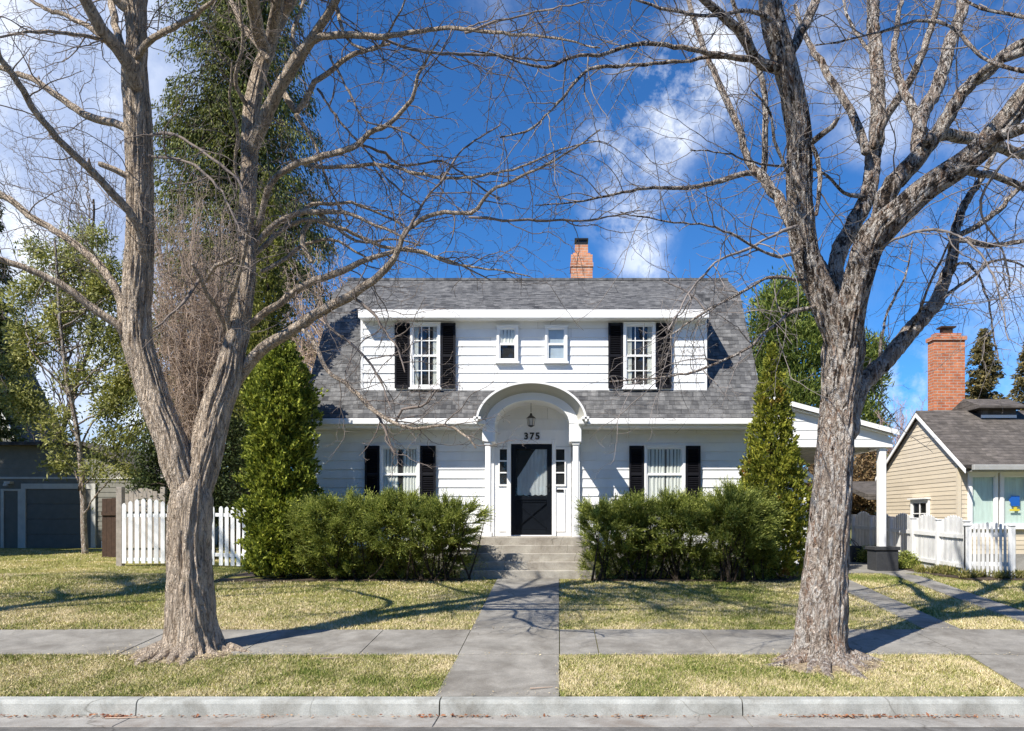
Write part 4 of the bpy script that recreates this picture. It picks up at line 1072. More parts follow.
# front window pair
wy = NY0-.014
for a, b in ((967, 996.5), (998.5, 1028)):
    window(nb, PX(a,NY0), PX(b,NY0), PZ(528,NY0), PZ(473,NY0), wy, .075, 1, 1, mid=False, back='sheer', curtains=None, glass='glass2')
    if a > 990: orn_x = (PX(1009,NY0), PX(1017.5,NY0))
sn = MB(); ys_n = wy-.07
sn.box(orn_x[0], orn_x[1], ys_n, ys_n+.008, PZ(506,NY0), PZ(496,NY0)); sn.add([(orn_x[0],ys_n,PZ(504,NY0)),(orn_x[0]-.06,ys_n,PZ(500,NY0)),(orn_x[0],ys_n,PZ(497,NY0))],[(0,1,2)])
so = sn.build('window_sign', M['blue'], None, loc=(10.4, ys_n, 2.1)); tag(so, 'small blue and yellow paper sign hanging in the bungalow front window', 'sign')
MB().box(orn_x[0]-.03, orn_x[1]-.0, ys_n, ys_n+.006, PZ(511,NY0), PZ(509,NY0)).box(orn_x[0]+.06, orn_x[1]-.06, ys_n, ys_n+.006, PZ(509,NY0), PZ(507,NY0)).build('yellow_stripe', M['yellow'], so)
# side window (faces -x): built facing -y then rotated into the wall through its own mesh
def side_window(parent, y0, y1, z0, z1, x):
    def T(mb):
        mb.v = [(x+(v[1]), v[0], v[2]) for v in mb.v]; mb.f = [tuple(reversed(f)) for f in mb.f]; return mb
    f = MB(); c=.10
    f.box(y0,y0+c,-.05,0,z0,z1); f.box(y1-c,y1,-.05,0,z0,z1); f.box(y0+c,y1-c,-.05,0,z1-c,z1); f.box(y0+c,y1-c,-.05,0,z0,z0+c); f.box(y0-.03,y1+.03,-.12,0,z1,z1+.03)
    o = T(f).build('window', M['trim'], parent)
    s = MB(); ym=(y0+y1)/2; zm=(z0+z1)/2
    s.box(ym-.02,ym+.02,-.035,-.02,z0+c,z1-c); s.box(y0+c,y1-c,-.04,-.015,zm-.03,zm+.03)
    for q in (.25,.75): zz=z0+c+(z1-z0-2*c)*q; s.box(y0+c,y1-c,-.033,-.02,zz-.012,zz+.012)
    T(s).build('sash', M['trim'], o)
    T(MB().add([(y0+c,-.013,z0+c),(y1-c,-.013,z0+c),(y1-c,-.013,z1-c),(y0+c,-.013,z1-c)],[(0,1,2,3)])).build('pane', M['glass'], o)
    T(MB().box(y0+c,y1-c,-.006,-.003,z0+c,z1-c)).build('pane_backing', M['dark'], o)
side_window(nb, 18.8, 19.75, 1.05, 2.30, NX-.012)
# lean-to roof edge behind the bungalow
lt = MB(); lt.prism_x([(21.9,2.5),(24.5,3.0),(24.5,2.9),(21.9,2.35)], 8.9, 12); lt.build('rear_roof', M['shingle2'], nb)
# ================================================================ BARE STREET TREES
def limb_path(pts, d0, d1, r0, r1, step=.10, jit=.012, rp=1.0):
    """pts in photo pixels -> world path whose depth runs d0..d1; radii in pixels"""
    pts = np.asarray(pts, float)
    L = np.concatenate([[0], np.cumsum(np.linalg.norm(np.diff(pts[:,:2], axis=0), axis=1))]); t = L/L[-1]
    if pts.shape[1] == 3: r = pts[:,2]
    else: r = r0+(r1-r0)*t**rp
    d = d0+(d1-d0)*t
    w = np.array([[*P(x, y, dd), rr*dd/F] for (x, y), dd, rr in zip(pts[:,:2], d, r)])
    c = catmull(w, step)
    n = len(c)
    if jit > 0:
        ns = np.cumsum(rng.normal(0, 1, (n,3)), 0)
        ns -= np.linspace(0, 1, n)[:,None]*ns[-1]
        c[:,:3] += ns*jit*.5+rng.normal(0, jit*.35, (n,3))
    return c[:,:3], np.maximum(c[:,3], .004)
def bark_disp(seed, ridge=.07, k=5.5, zs=1.6, flare=None, y0=0):
    def f(pts, a, u, w):
        n, s = len(pts), len(a); R = np.ones((n, s))
        for i in range(n):
            z = pts[i,2]
            for j in range(s):
                cx, sx = math.cos(a[j]), math.sin(a[j])
                v = mnoise.noise(Vector((cx*k, sx*k, z*zs+seed)))
                v2 = mnoise.noise(Vector((cx*k*2.3, sx*k*2.3, z*zs*2.4+seed*2)))-.35*abs(mnoise.noise(Vector((cx*k*4, sx*k*4, z*zs*3+seed*4))))*2
                lob = mnoise.noise(Vector((cx*1.1, sx*1.1, z*.6+seed*3)))
                R[i,j] = 1+ridge*(1-2*abs(v)*2.0)*.9+ridge*.55*v2+.10*lob
                if flare is not None:
                    h = max(0, z-flare)
                    R[i,j] += (.55+.45*mnoise.noise(Vector((cx*2.2, sx*2.2, seed*5))))*.62*math.exp(-h/.16)
        return R
    return f
def street_tree(root, trunk, limbs, bark, twigm, spec, seed, flare=None, trunk_sides=96, sub_named='limb'):
    tb = Tubes()
    for k, (p, r) in enumerate(trunk):
        big = r.max() > .09
        tb.add(p, r*.97, trunk_sides if big else 24, bark_disp(seed+k*7, .085 if big else .05, 5.5, 1.5, flare if k == 0 else None))
    tb.build('trunk', bark, root)
    tw = Tubes()
    for k, (p, r) in enumerate(limbs):
        t = Tubes(); sides = 28 if r.max() > .05 else (14 if r.max() > .025 else 8)
        if sides >= 14: t.add(p, r, sides, bark_disp(seed*3+k, .06, 3.5, 2.2))
        else:
            rr = r*(1+.15*rng.normal(0, 1, len(r)).clip(-1.5, 1.5)); t.add(p, rr, sides)
        t.build(sub_named, bark if r.max() > .02 else twigm, root)
        ramify(tw, p, r, 0, spec if r.max() < .07 else spec)
    tw.build('twigs', twigm, root)
    return tw

SPEC = [(.17, .35, 1.7, .075, .20, -.004, .004, .010, 5, .14),
        (.12, .10, .55, .05, .30, -.004, .0026, .0045, 3, .12),
        (.10, .04, .15, .035, .3, 0, .0022, .0030, 3, .2)]

LD = 9.65
def slim(pts, f, k):
    return [(p[0], p[1], p[2]*(f if k.get('jit', 1) != 0 else 1)) if len(p) == 3 else p for p in pts]
def LP(pts, r0=2, r1=.7, dd=0.0, d0=None, **k): return limb_path(slim(pts, .80, k), (d0 or LD), (d0 or LD)+dd, r0, r1, **k)
lt = thing('street_tree', (PX(192,LD), LD, gz(LD)), 'bare grey-tan forked street tree standing left of the front walk', 'tree', 'bare street trees')
trunkL = [
 LP([(191,664,26),(192,645,25),(191,625,23.5),(190,600,22.5),(189,570,21),(189,540,20.5),(190,515,20.5),(192,496,19),(194,482,14),(195,470,7)], step=.025, jit=0),
 LP([(196,520,10),(186,488,14.5),(178,465,15.5),(171,440,15),(158,407,14.5),(147,372,14),(139,344,13.2),(137,310,13),(138,281,13.5),(140,240,12.5),(140,200,12),(139,160,12.5),(137,110,12.5),(134,70,11.5),(137,40,9.5),(132,0,9),(128,-40,8.5),(122,-120,6)], dd=-.5, step=.03, jit=0),
 LP([(186,520,10),(197,488,14.5),(203,465,15.5),(210,435,15),(217,407,14.5),(228,376,13.5),(234,350,11.5),(238,335,11),(244,297,9),(248,266,8),(246,230,7.5),(249,178,7.5),(250,142,8),(252,107,7.5),(260,71,7),(268,50,6.5),(275,30,6),(285,10,5.5),(296,-20,5),(310,-70,3)], dd=.7, step=.03, jit=0),
]
lim = [
 LP([(145,262,5.5),(135,221,5),(110,192,4.8),(85,165,4.5),(64,146,4.2),(39,117,4),(21,91,3.8),(0,59,3.5),(-40,5,2.5),(-90,-50,1.2)], d0=9.4, dd=-2.4),
 LP([(132,362,6),(124,335,5.5),(120,303,5),(107,278,5),(85,256,4.6),(60,238,4.2),(36,224,4),(0,199,3.7),(-50,170,2.5),(-110,150,1)], d0=9.5, dd=.9),
 LP([(124,336,5),(116,325,4.8),(75,297,4.5),(41,275,4.2),(0,259,3.8),(-50,240,2.5),(-120,215,1)], d0=9.5, dd=-1.2),
 LP([(128,128,5),(115,122,4.8),(96,117,4.6),(75,107,4.3),(53,92,4),(36,80,3.6),(14,73,3.2),(-10,66,2.8),(-70,50,1)], d0=9.3, dd=1.4),
 LP([(132,62,3),(120,50,2.8),(107,42,2.5),(85,35,2.2),(50,32,2),(20,33,1.6),(-10,38,1.2)], d0=9.25, dd=-1.5),
 LP([(126,58,3.5),(110,45,3.2),(92,28,3),(65,15,2.6),(53,11,2.4),(30,-2,2),(0,-20,1.4)], d0=9.2, dd=1.0),
 LP([(135,85,9),(128,62,9),(118,48,8),(103,28,7.5),(90,8,7),(75,-15,6),(50,-60,4)], d0=9.2, dd=-1.1),
 LP([(124,62,5),(120,45,4.5),(116,20,4.2),(113,0,4),(108,-40,3)], d0=9.2, dd=.6),
 LP([(138,75,7),(141,50,6.5),(142,20,6),(142,-10,5.5),(146,-60,4)], d0=9.2, dd=.3),
 LP([(136,60,4),(145,46,4),(153,38,3.8),(178,27,3.4),(196,14,2.8),(215,-2,2)], d0=9.2, dd=-1.0),
 LP([(140,184,4),(130,179,4),(114,169,3.6),(100,164,3.2)], d0=9.35, dd=-.2),
 LP([(150,136,2),(170,133,2),(185,139,1.9),(213,157,1.7),(238,178,1.5),(248,205,1)], d0=9.3, dd=-.8),
 LP([(150,156,1.8),(175,160,1.8),(198,168,1.7),(219,188,1.6),(229,206,1.4),(240,232,1.1)], d0=9.3, dd=-1.1),
 LP([(248,160,8),(254,142,8),(261,125,8),(276,92,7.5),(293,64,7),(311,39,6),(325,14,5),(340,-12,4.5),(360,-60,2.5)], d0=10.1, dd=-1.3),
 LP([(285,72,5),(297,52,4.5),(308,43,4),(322,37,4),(357,35,3.8),(382,37,3.4),(400,34,3),(428,30,2.6),(471,32,2.2),(520,36,1.7),(560,40,1.3),(600,48,.8)], d0=9.7, dd=-2.2),
 LP([(380,38,2),(411,50,1.9),(453,53,1.6),(520,57,1.3),(560,62,.8)], d0=9.2, dd=.6),
 LP([(465,32,1.6),(471,31,1.6),(496,21,1.4),(520,16,1.2),(560,8,.9),(590,0,.7)], d0=8.4, dd=-1),
 LP([(246,250,4),(258,231,3.8),(272,185,3.8),(293,167,3.8),(311,160,3.8),(350,148,3.6),(368,133,3.2),(389,123,2.8),(411,100,2.4),(418,78,1.9),(425,66,1.3),(440,40,.8)], d0=10.2, dd=-1.8),
 LP([(300,164,2),(325,167,2.4),(347,167,2.4),(382,165,2.2),(418,172,2),(450,178,1.9),(489,174,1.6),(520,167,1.4),(560,150,1),(600,140,.7)], d0=9.9, dd=-1.2),
 LP([(360,145,2),(385,152,1.8),(400,165,1.7),(440,163,1.4),(470,180,1.1),(500,200,.8)], d0=9.3, dd=1.0),
 LP([(236,337,5),(255,319,4.6),(283,300,4.4),(311,281,4.2),(346,269,3.8),(377,256,3),(410,248,2.2),(450,262,1.6),(490,270,1.1),(530,276,.7)], d0=10, dd=-1.0),
 LP([(226,392,8),(239,376,7.5),(261,348,7),(299,326,6.2),(324,310,5.8),(352,297,5.2),(377,278,4.5),(393,263,3.8),(399,250,3.2),(407,235,2.8),(436,218,2.5),(471,217,2.3),(489,196,2),(520,178,1.7),(560,158,1.2),(600,130,.8)], d0=10, dd=-1.9),
 LP([(468,218,1.8),(520,221,1.6),(590,219,1.3),(640,210,.7)], d0=8.7, dd=.5),
 LP([(405,238,2),(425,200,1.7),(440,182,1.5),(462,150,1.2),(500,125,.8)], d0=8.9, dd=.6),
 LP([(322,312,1.8),(330,328,1.7),(346,341,1.6),(368,360,1.4),(384,388,1.1),(392,410,.8)], d0=9.5, dd=-.4),
 LP([(300,326,2.6),(314,344,2.7),(327,370,2.8),(352,388,2.8),(371,404,2.7),(396,422,2.2),(425,427,1.8),(447,425,1.8),(468,438,1.2),(476,448,.8)], d0=9.6, dd=-.9),
 LP([(365,400,2),(380,420,1.8),(388,440,1.5),(395,455,1)], d0=9.3, dd=-.2),
 LP([(395,420,1.5),(402,410,1.7),(420,408,1.6),(428,402,1.3),(436,390,.8)], d0=9.2, dd=-.2),
 LP([(355,298,2),(372,310,1.8),(385,330,1.5),(398,350,1.1),(405,372,.8)], d0=9.4, dd=-.4),
 LP([(234,345,3.6),(229,325,3.4),(228,313,3.2),(236,281,2.8),(244,250,2.4),(250,215,1.5)], d0=9.9, dd=-.9),
 LP([(230,332,3),(217,307,2.8),(206,290,2.6),(201,278,2.5),(193,264,1.8)], d0=9.9, dd=-.7),
 LP([(205,282,2),(214,266,2.2),(225,263,2.2),(233,258,1.8)], d0=9.4, dd=-.3),
 LP([(201,278,2),(190,295,1.9),(176,310,1.7),(154,329,1.2)], d0=9.4, dd=-.5),
 LP([(246,262,3.2),(262,246,3),(286,224,2.8),(311,217,2.6),(347,228,2.3),(382,245,2),(420,252,1.6),(455,262,1.2),(490,280,.8)], d0=10.2, dd=1.3),
 LP([(247,258,4),(262,238,3.8),(280,222,3.6),(300,214,3.4),(322,212,3),(345,214,2.4),(370,224,1.8),(400,236,1.2)], d0=10.1, dd=-.5),
 LP([(300,216,2.6),(312,205,2.4),(330,206,2.2),(352,204,1.8),(380,214,1.4),(405,226,1)], d0=9.9, dd=.6),
 LP([(318,213,2.4),(332,224,2.2),(346,236,2),(366,243,1.7),(392,240,1.3),(420,246,1)], d0=9.9, dd=-.3),
 LP([(262,272,2.4),(280,262,2.4),(300,246,2.3),(318,240,2),(340,240,1.7),(372,262,1.2)], d0=10.1, dd=.5),
 LP([(312,262,2.5),(303,245,3.0),(304,232,3.2),(310,222,2.6)], d0=10.0, dd=.1),
 LP([(284,92,3.8),(297,112,4),(308,95,3.6),(315,82,3.4),(347,57,3),(365,50,2.4),(390,44,1.5)], d0=9.9, dd=-.4),
 LP([(297,115,3.4),(305,128,2.4),(318,150,1.8),(330,190,1.4),(350,225,1)], d0=9.8, dd=.3),
 LP([(318,90,1.6),(340,120,1.5),(365,150,1.3),(395,185,1.1),(420,205,.8)], d0=9.8, dd=-.8),
 LP([(330,55,1.5),(350,90,1.4),(365,120,1.3),(400,130,1.1),(430,150,.8)], d0=9.3, dd=-.5),
 LP([(268,60,4),(255,40,3.6),(240,20,3.2),(228,-5,2.6),(215,-40,2)], d0=10, dd=.8),
 LP([(300,55,2.5),(292,35,2.4),(300,10,2),(310,-20,1.5)], d0=9.6, dd=.6),
 LP([(335,5,3),(345,40,1.8),(372,52,1.6),(395,20,1.2),(405,0,1)], d0=9.4, dd=-.6),
 LP([(252,110,3),(240,95,2.6),(235,75,2.4),(242,40,2),(240,0,1.5)], d0=10.1, dd=-.7),
 LP([(250,200,2.5),(240,180,2.2),(236,160,2),(238,130,1.8),(230,100,1.4),(232,60,1)], d0=10.1, dd=-.9),
]
street_tree(lt, trunkL, lim, M['bark1'], M['twig1'], SPEC, 3, flare=gz(LD)-.0)

RD = 9.25
def RPh(pts, dd=0.0, d0=None, r0=2, r1=.7, **k): return limb_path(slim(pts, .86, k), (d0 or RD), (d0 or RD)+dd, r0, r1, **k)
rt = thing('street_tree', (PX(822,RD), RD, gz(RD)), 'massive flaky-barked bare street tree standing right of the front walk', 'tree', 'bare street trees')
trunkR = [
 RPh([(819,672,26),(819,655,25.5),(820,635,24.5),(822,610,23.5),(825,580,22),(827,558,21),(831,510,19.5),(834,470,18.5),(837,430,17.5),(839,400,17.3),(842,370,19),(844,345,20),(846,325,16),(847,308,9),(848,298,4)], step=.025, jit=0),
 RPh([(849,370,11),(844,350,14),(835,326,14.5),(824,300,14),(815,280,13.5),(806,257,13.2),(803,240,13),(800,210,12.5),(799,178,12.5),(799,150,12),(799,135,12),(795,110,12),(792,92,11.5),(786,68,11.5),(778,40,12),(771,10,11),(766,-30,9),(758,-90,7)], dd=-1.0, step=.03, jit=0),
 RPh([(840,370,11),(845,350,14),(848,326,15),(853,300,14.5),(858,280,14.5),(866,252,15),(875,235,15.5),(888,222,14.5),(902,210,13.5),(916,197,12.5),(931,185,12.2),(945,176,12),(959,167,11.5),(974,155,11.5),(988,142,11.5),(1009,118,11.5),(1024,98,11),(1060,60,9),(1110,20,6)], dd=-1.8, step=.03, jit=0),
]
limR = [
 RPh([(790,84,7.5),(783,70,7),(770,66,6.5),(756,57,6.2),(748,42,6),(738,28,5.5),(713,6,4.6),(695,-10,4),(660,-40,2.5)], d0=8.7, dd=-1.2),
 RPh([(768,64,3),(756,60,3),(731,56,3),(699,50,2.8),(667,44,2.6),(642,43,2.4),(607,53,2.1),(571,57,1.8),(546,68,1.6),(521,64,1.3),(500,55,1),(470,50,.7)], d0=8.6, dd=-1.6),
 RPh([(735,57,2),(699,59,2.2),(653,64,2),(607,66,1.9),(588,68,1.8),(575,80,1.7),(564,96,1.5),(540,122,1.3),(525,132,1.1),(500,138,.8)], d0=8.5, dd=-.9),
 RPh([(838,292,9),(834,270,9),(838,248,9.5),(850,225,9.5),(862,202,9),(868,180,8.8),(870,153,8.6),(873,135,8.6),(877,107,8),(879,71,7.6),(877,36,7),(874,0,6.5),(872,-40,5)], d0=9.6, dd=1.2, step=.05),
 RPh([(866,152,5),(860,134,4.8),(849,110,4.4),(840,95,4.2),(831,82,4),(820,62,3.8),(813,53,3.4),(803,32,2.6),(795,5,2)], d0=9.9, dd=1.0),
 RPh([(784,70,6),(788,52,5.6),(798,34,5.4),(806,18,5.2),(815,-4,5),(825,-40,4)], d0=8.6, dd=.8),
 RPh([(811,143,3.6),(822,134,3.2),(832,126,2.8),(838,119,2.2)], d0=8.7, dd=-.3),
 RPh([(808,140,2.6),(815,152,2.6),(819,178,2.5),(818,200,2.4),(816,215,2)], d0=8.7, dd=-.25),
 RPh([(880,218,11),(885,196,11),(897,178,11),(913,160,10.5),(925,146,9.5),(938,132,9),(950,115,8),(959,100,7.5),(970,86,7),(981,75,6.6),(1002,55,6),(1024,42,5),(1060,20,3)], d0=8.9, dd=-.6, step=.05),
 RPh([(917,158,7),(920,140,7),(924,120,7.5),(930,104,7.6),(938,89,7.4),(946,66,7),(952,43,6.8),(960,18,6.4),(966,-10,6),(975,-50,4)], d0=8.8, dd=1.0, step=.05),
 RPh([(874,146,5),(879,134,5),(889,115,4.8),(902,96,4.6),(912,78,4.4),(920,60,4.2),(928,38,3.8),(938,5,3.4),(946,-30,2.5)], d0=10, dd=-.6),
 RPh([(924,132,5.5),(916,118,5.5),(908,100,4.8),(897,80,4.2),(892,55,3.6),(896,25,3),(905,-10,2)], d0=9, dd=1.4),
 RPh([(925,140,6.5),(945,136,6.5),(965,140,6.5),(981,143,6.2),(1003,148,6),(1024,154,5.6),(1060,160,3)], d0=8.6, dd=1.5),
 RPh([(955,168,4.5),(973,171,4.2),(1000,178,4),(1024,187,3.6),(1060,200,2)], d0=8.2, dd=.8),
 RPh([(985,146,6),(1000,136,6.5),(1012,133,6.5),(1030,125,6),(1060,112,4)], d0=7.8, dd=-.6),
 RPh([(975,80,4),(990,66,4.2),(1004,58,4.5),(1030,48,4.8),(1060,30,3)], d0=8.4, dd=-.9),
 RPh([(848,432,12),(854,408,11),(862,388,10.5),(871,377,10),(892,356,9.4),(912,329,9),(925,315,8.6),(933,305,8),(939,290,7.4),(943,277,6.8),(948,258,6.2),(952,235,5.6),(959,212,4.8),(973,189,4),(985,168,3),(1000,140,2)], d0=9.3, dd=.9, step=.05),
 RPh([(953,240,3),(968,240,3),(988,245,3),(1005,244,2.7),(1024,242,2.4),(1050,245,1.5)], d0=9.9, dd=-.8),
 RPh([(957,236,3.2),(973,226,3.2),(988,215,3.2),(1002,203,3),(1024,181,2.6),(1050,160,1.5)], d0=9.9, dd=.6),
 RPh([(836,300,7),(824,272,7.5),(812,252,7.5),(800,232,7),(788,213,6.5),(773,192,6),(760,174,5.4),(751,165,4)], d0=9.5, dd=1.2, step=.05),
 RPh([(755,172,4.2),(749,160,4),(742,135,3.8),(735,118,3.7),(728,103,3.6),(718,82,3.4),(710,64,3.2),(699,36,3),(690,0,2.6),(682,-30,2)], d0=10.6, dd=.8),
 RPh([(762,176,3.6),(765,153,3.5),(767,117,3.5),(763,82,3.4),(756,56,3.2),(749,36,3),(735,7,2.7),(722,-25,2)], d0=10.6, dd=-.6),
 RPh([(757,173,3.2),(740,175,3.2),(721,181,3),(692,187,2.5),(665,188,2.1),(642,189,1.8),(605,194,1.4),(568,201,1),(535,205,.7)], d0=10.6, dd=-1.6),
 RPh([(822,300,2.2),(809,308,2.2),(792,312,2.1),(778,322,2),(762,336,1.8),(734,356,1.5),(700,370,1.3),(660,378,1.1),(610,382,.8)], d0=9.1, dd=-1.2),
 RPh([(812,280,2),(796,280,2),(780,276,1.9),(768,277,1.8),(744,291,1.6),(720,305,1.4),(700,315,1.2),(670,335,.8)], d0=9.0, dd=-.9),
 RPh([(706,312,1.3),(697,300,1.4),(680,288,1.2),(662,280,.9)], d0=8.5, dd=.2),
 RPh([(862,196,3.2),(845,190,2),(820,172,1.6),(790,165,1.4),(755,160,1.2),(720,150,.9),(690,150,.7)], d0=9.9, dd=-1.8),
 RPh([(875,250,2),(905,238,1.8),(935,232,1.6),(960,238,1.4),(985,262,1.2),(1000,300,1),(1008,340,.7)], d0=8.7, dd=-1.2),
 RPh([(933,305,2.5),(950,292,2),(970,278,1.7),(990,262,1.5),(1015,262,1.2),(1040,280,.8)], d0=9.7, dd=.8),
 RPh([(900,345,2),(915,320,1.8),(925,290,1.5),(940,262,1.3),(950,240,1)], d0=9.6, dd=-1.0),
 RPh([(868,378,2),(878,360,1.8),(880,335,1.6),(892,300,1.4),(905,272,1.1),(912,240,.8)], d0=9.5, dd=1.0),
 RPh([(945,270,2),(960,262,1.8),(975,268,1.6),(985,290,1.4),(992,320,1.1),(998,360,.8)], d0=9.8, dd=-1.2),
 RPh([(1024,70,2.5),(990,60,2.2),(950,25,2),(915,20,1.7),(880,30,1.4),(850,38,1.2),(815,45,.9)], d0=7.4, dd=1.0),
 RPh([(1060,20,2.5),(1024,16,2.2),(995,12,1.9),(970,4,1.6),(945,-10,1.2)], d0=7.6, dd=.6),
 RPh([(1024,150,2),(1000,165,1.8),(985,190,1.6),(980,215,1.3),(1000,250,1.1),(1010,290,.8)], d0=7.6, dd=.8),
 RPh([(800,250,2.2),(780,255,1.9),(755,246,1.6),(730,232,1.4),(700,225,1.2),(665,222,1),(620,212,.7)], d0=8.6, dd=-1.4),
 RPh([(798,225,2),(775,235,1.6),(745,250,1.5),(715,262,1.3),(690,290,1.1),(668,330,.8)], d0=8.7, dd=-1.2),
 RPh([(772,20,3),(750,10,2.4),(720,16,2),(690,14,1.8),(650,4,1.6),(620,-8,1.2)], d0=8.3, dd=-.8),
 RPh([(876,60,2.4),(862,40,2),(850,20,1.8),(842,-5,1.5)], d0=10.6, dd=.5),
 RPh([(800,190,2.4),(788,170,2),(775,140,1.8),(770,110,1.5),(752,90,1.2)], d0=8.6, dd=-.5),
]
SPECR = [(.17, .35, 1.9, .08, .15, -.008, .0035, .009, 5, .14),
        (.14, .10, .6, .055, .24, -.006, .0026, .0045, 3, .12),
        (.14, .04, .13, .035, .3, 0, .0022, .003, 3, .3)]
street_tree(rt, trunkR, limR, M['bark2'], M['twig2'], SPECR, 11, flare=gz(RD))
SPH = [(.20, .5, 1.9, .075, .16, -.004, .010, .019, 5, .10), (.14, .15, .65, .05, .25, 0, .005, .009, 3, .1)]
def high_limbs(root, starts, bark, twigm, spec, paths):  # limbs added above the frame, thickened for the shadows they cast on the lawn
    tw = Tubes(); allp = np.vstack([p[r > .055] for p, r in paths])
    for s, e, r in starts:
        s = np.array(s, float); s = allp[np.argmin(np.linalg.norm(allp-s, axis=1))].copy(); e = np.array(e, float); m_ = (s+e)/2+np.array((rng.normal(0,.15), rng.normal(0,.15), .35)); r = r*1.6
        q = catmull([s, m_, e], .10); ns = np.cumsum(rng.normal(0, .018, q.shape), 0); q = q+ns-np.linspace(0,1,len(q))[:,None]*ns[-1]
        rr = np.linspace(r, .010, len(q)); t = Tubes(); t.add(q, rr, 14, bark_disp(s[0], .05, 3.5, 2.2)); t.build('limb', bark, root)
        for _ in range(8):     # secondary limbs
            i = int(rng.integers(len(q)//4, len(q)-2)); w_ = wander(q[i], side_dir(q[i+1]-q[i], rng.uniform(.5,.9)), rng.uniform(.9, 2.2), .09, .13, -.004)
            r2 = np.linspace(rr[i]*.7, .008, len(w_)); tw.add(w_, r2, 6); ramify(tw, w_, r2, 0, spec)
        ramify(tw, q, rr, 0, spec)
    tw.build('twigs', twigm, root)
high_limbs(lt, [((-4.9,9.0,8.2),(-6.4,5.0,9.8),.05), ((-2.9,9.9,7.7),(-2.6,5.6,9.6),.055), ((-2.6,9.4,7.9),(-.6,6.6,10),.05), ((-5.0,9.0,8.4),(-4.2,4.6,10),.055), ((-2.6,9.3,8.2),(-.8,8.2,10.4),.05), ((-5.2,9.1,8.0),(-7.8,7.0,9.6),.05), ((-3.2,9.9,8.4),(-3.4,5.0,10.6),.055)], M['bark1'], M['twig1'], SPH, trunkL)
high_limbs(rt, [((2.4,8.6,8.0),(1.4,5.0,9.8),.055), ((4.5,8.2,7.0),(4.6,4.8,8.9),.05), ((2.5,8.4,8.2),(.5,6.2,10),.05), ((5.2,7.6,7.2),(7.0,5.4,9),.05)], M['bark2'], M['twig2'], SPH, trunkR)
def copy_tree(o, parent=None):
    c = o.copy(); COL.objects.link(c); c.parent = parent
    for ch in o.children: copy_tree(ch, c)
    return c
# a third street tree further along the kerb, out of frame to the left: its shadows fall into the lawn
t3 = copy_tree(lt); t3.location = (-12.2, 9.2, gz(9.2)); t3.rotation_euler = (0, 0, math.radians(200))
t3['label'] = 'third bare street tree just beyond the left edge of the frame'

# surface roots / debris lumps at the trunk feet
for root, cx, cy, m in ((lt, -4.72, LD, M['bark1']), (rt, 3.2, RD, M['bark2'])):
    tb = Tubes()
    for k in range(9):
        a = math.radians(-180+k*200/8+rng.uniform(-8, 8)); L = rng.uniform(.45, .85)
        s = np.array((cx+.24*math.cos(a), cy+.24*math.sin(a), gz(cy)+.10))
        q = wander(s, (math.cos(a), math.sin(a), -.1), L, .05, .12); t = np.linspace(0, 1, len(q))
        q[:,2] = np.array([gz(y) for y in q[:,1]])+.085*(1-t)**1.2+.0-.03*t
        tb.add(q, .085*(1-t)**.8+.008, 10)
    tb.build('roots', m, root)

# ================================================================ EVERGREENS AND SHRUBS
def column_points(cx, cy, z0, z1, prof, n, lumps=.16, seed=0, shell=.35):
    """points in the outer shell of a lumpy column; prof(t)->radius"""
    t = rng.uniform(0, 1, int(n*1.0)); a = rng.uniform(0, 2*np.pi, len(t))
    r = np.array([prof(x) for x in t]); keep = rng.uniform(0, 1, len(t)) < r/r.max(); t, a, r = t[keep], a[keep], r[keep]
    z = z0+(z1-z0)*t
    lump = np.array([1+lumps*(mnoise.noise(Vector((math.cos(x)*2.2, math.sin(x)*2.2, y*2.4+seed)))*1.6+mnoise.noise(Vector((math.cos(x)*6, math.sin(x)*6, y*6+seed)))*1.0) for x, y in zip(a, z)])
    q = 1-shell*rng.uniform(0, 1, len(t))**1.5
    R = r*lump*q
    p = np.stack([cx+R*np.cos(a), cy+R*np.sin(a), z], 1)
    d = np.stack([np.cos(a), np.sin(a), np.full(len(a), 0.0)], 1)
    return p, d
def sprays(p, d, k, size, spread=.05):
    """k leaflets round each point"""
    P_ = np.repeat(p, k, 0)+rng.normal(0, spread, (len(p)*k, 3)); D_ = np.repeat(d, k, 0); return P_, D_
def core(mb, cx, cy, z0, z1, prof, f=.62, n=14, m=16, seed=0):
    vs = []; fs = []
    for i in range(m+1):
        t = i/m; r = max(prof(t)*f, .02)
        for k in range(n):
            a = 2*math.pi*k/n; rr = r*(1+.25*mnoise.noise(Vector((math.cos(a)*2, math.sin(a)*2, t*7+seed)))); vs.append((cx+rr*math.cos(a), cy+rr*math.sin(a), z0+(z1-z0)*t))
    for i in range(m):
        for k in range(n): fs.append((i*n+k, i*n+(k+1)%n, (i+1)*n+(k+1)%n, (i+1)*n+k))
    mb.add(vs, fs)
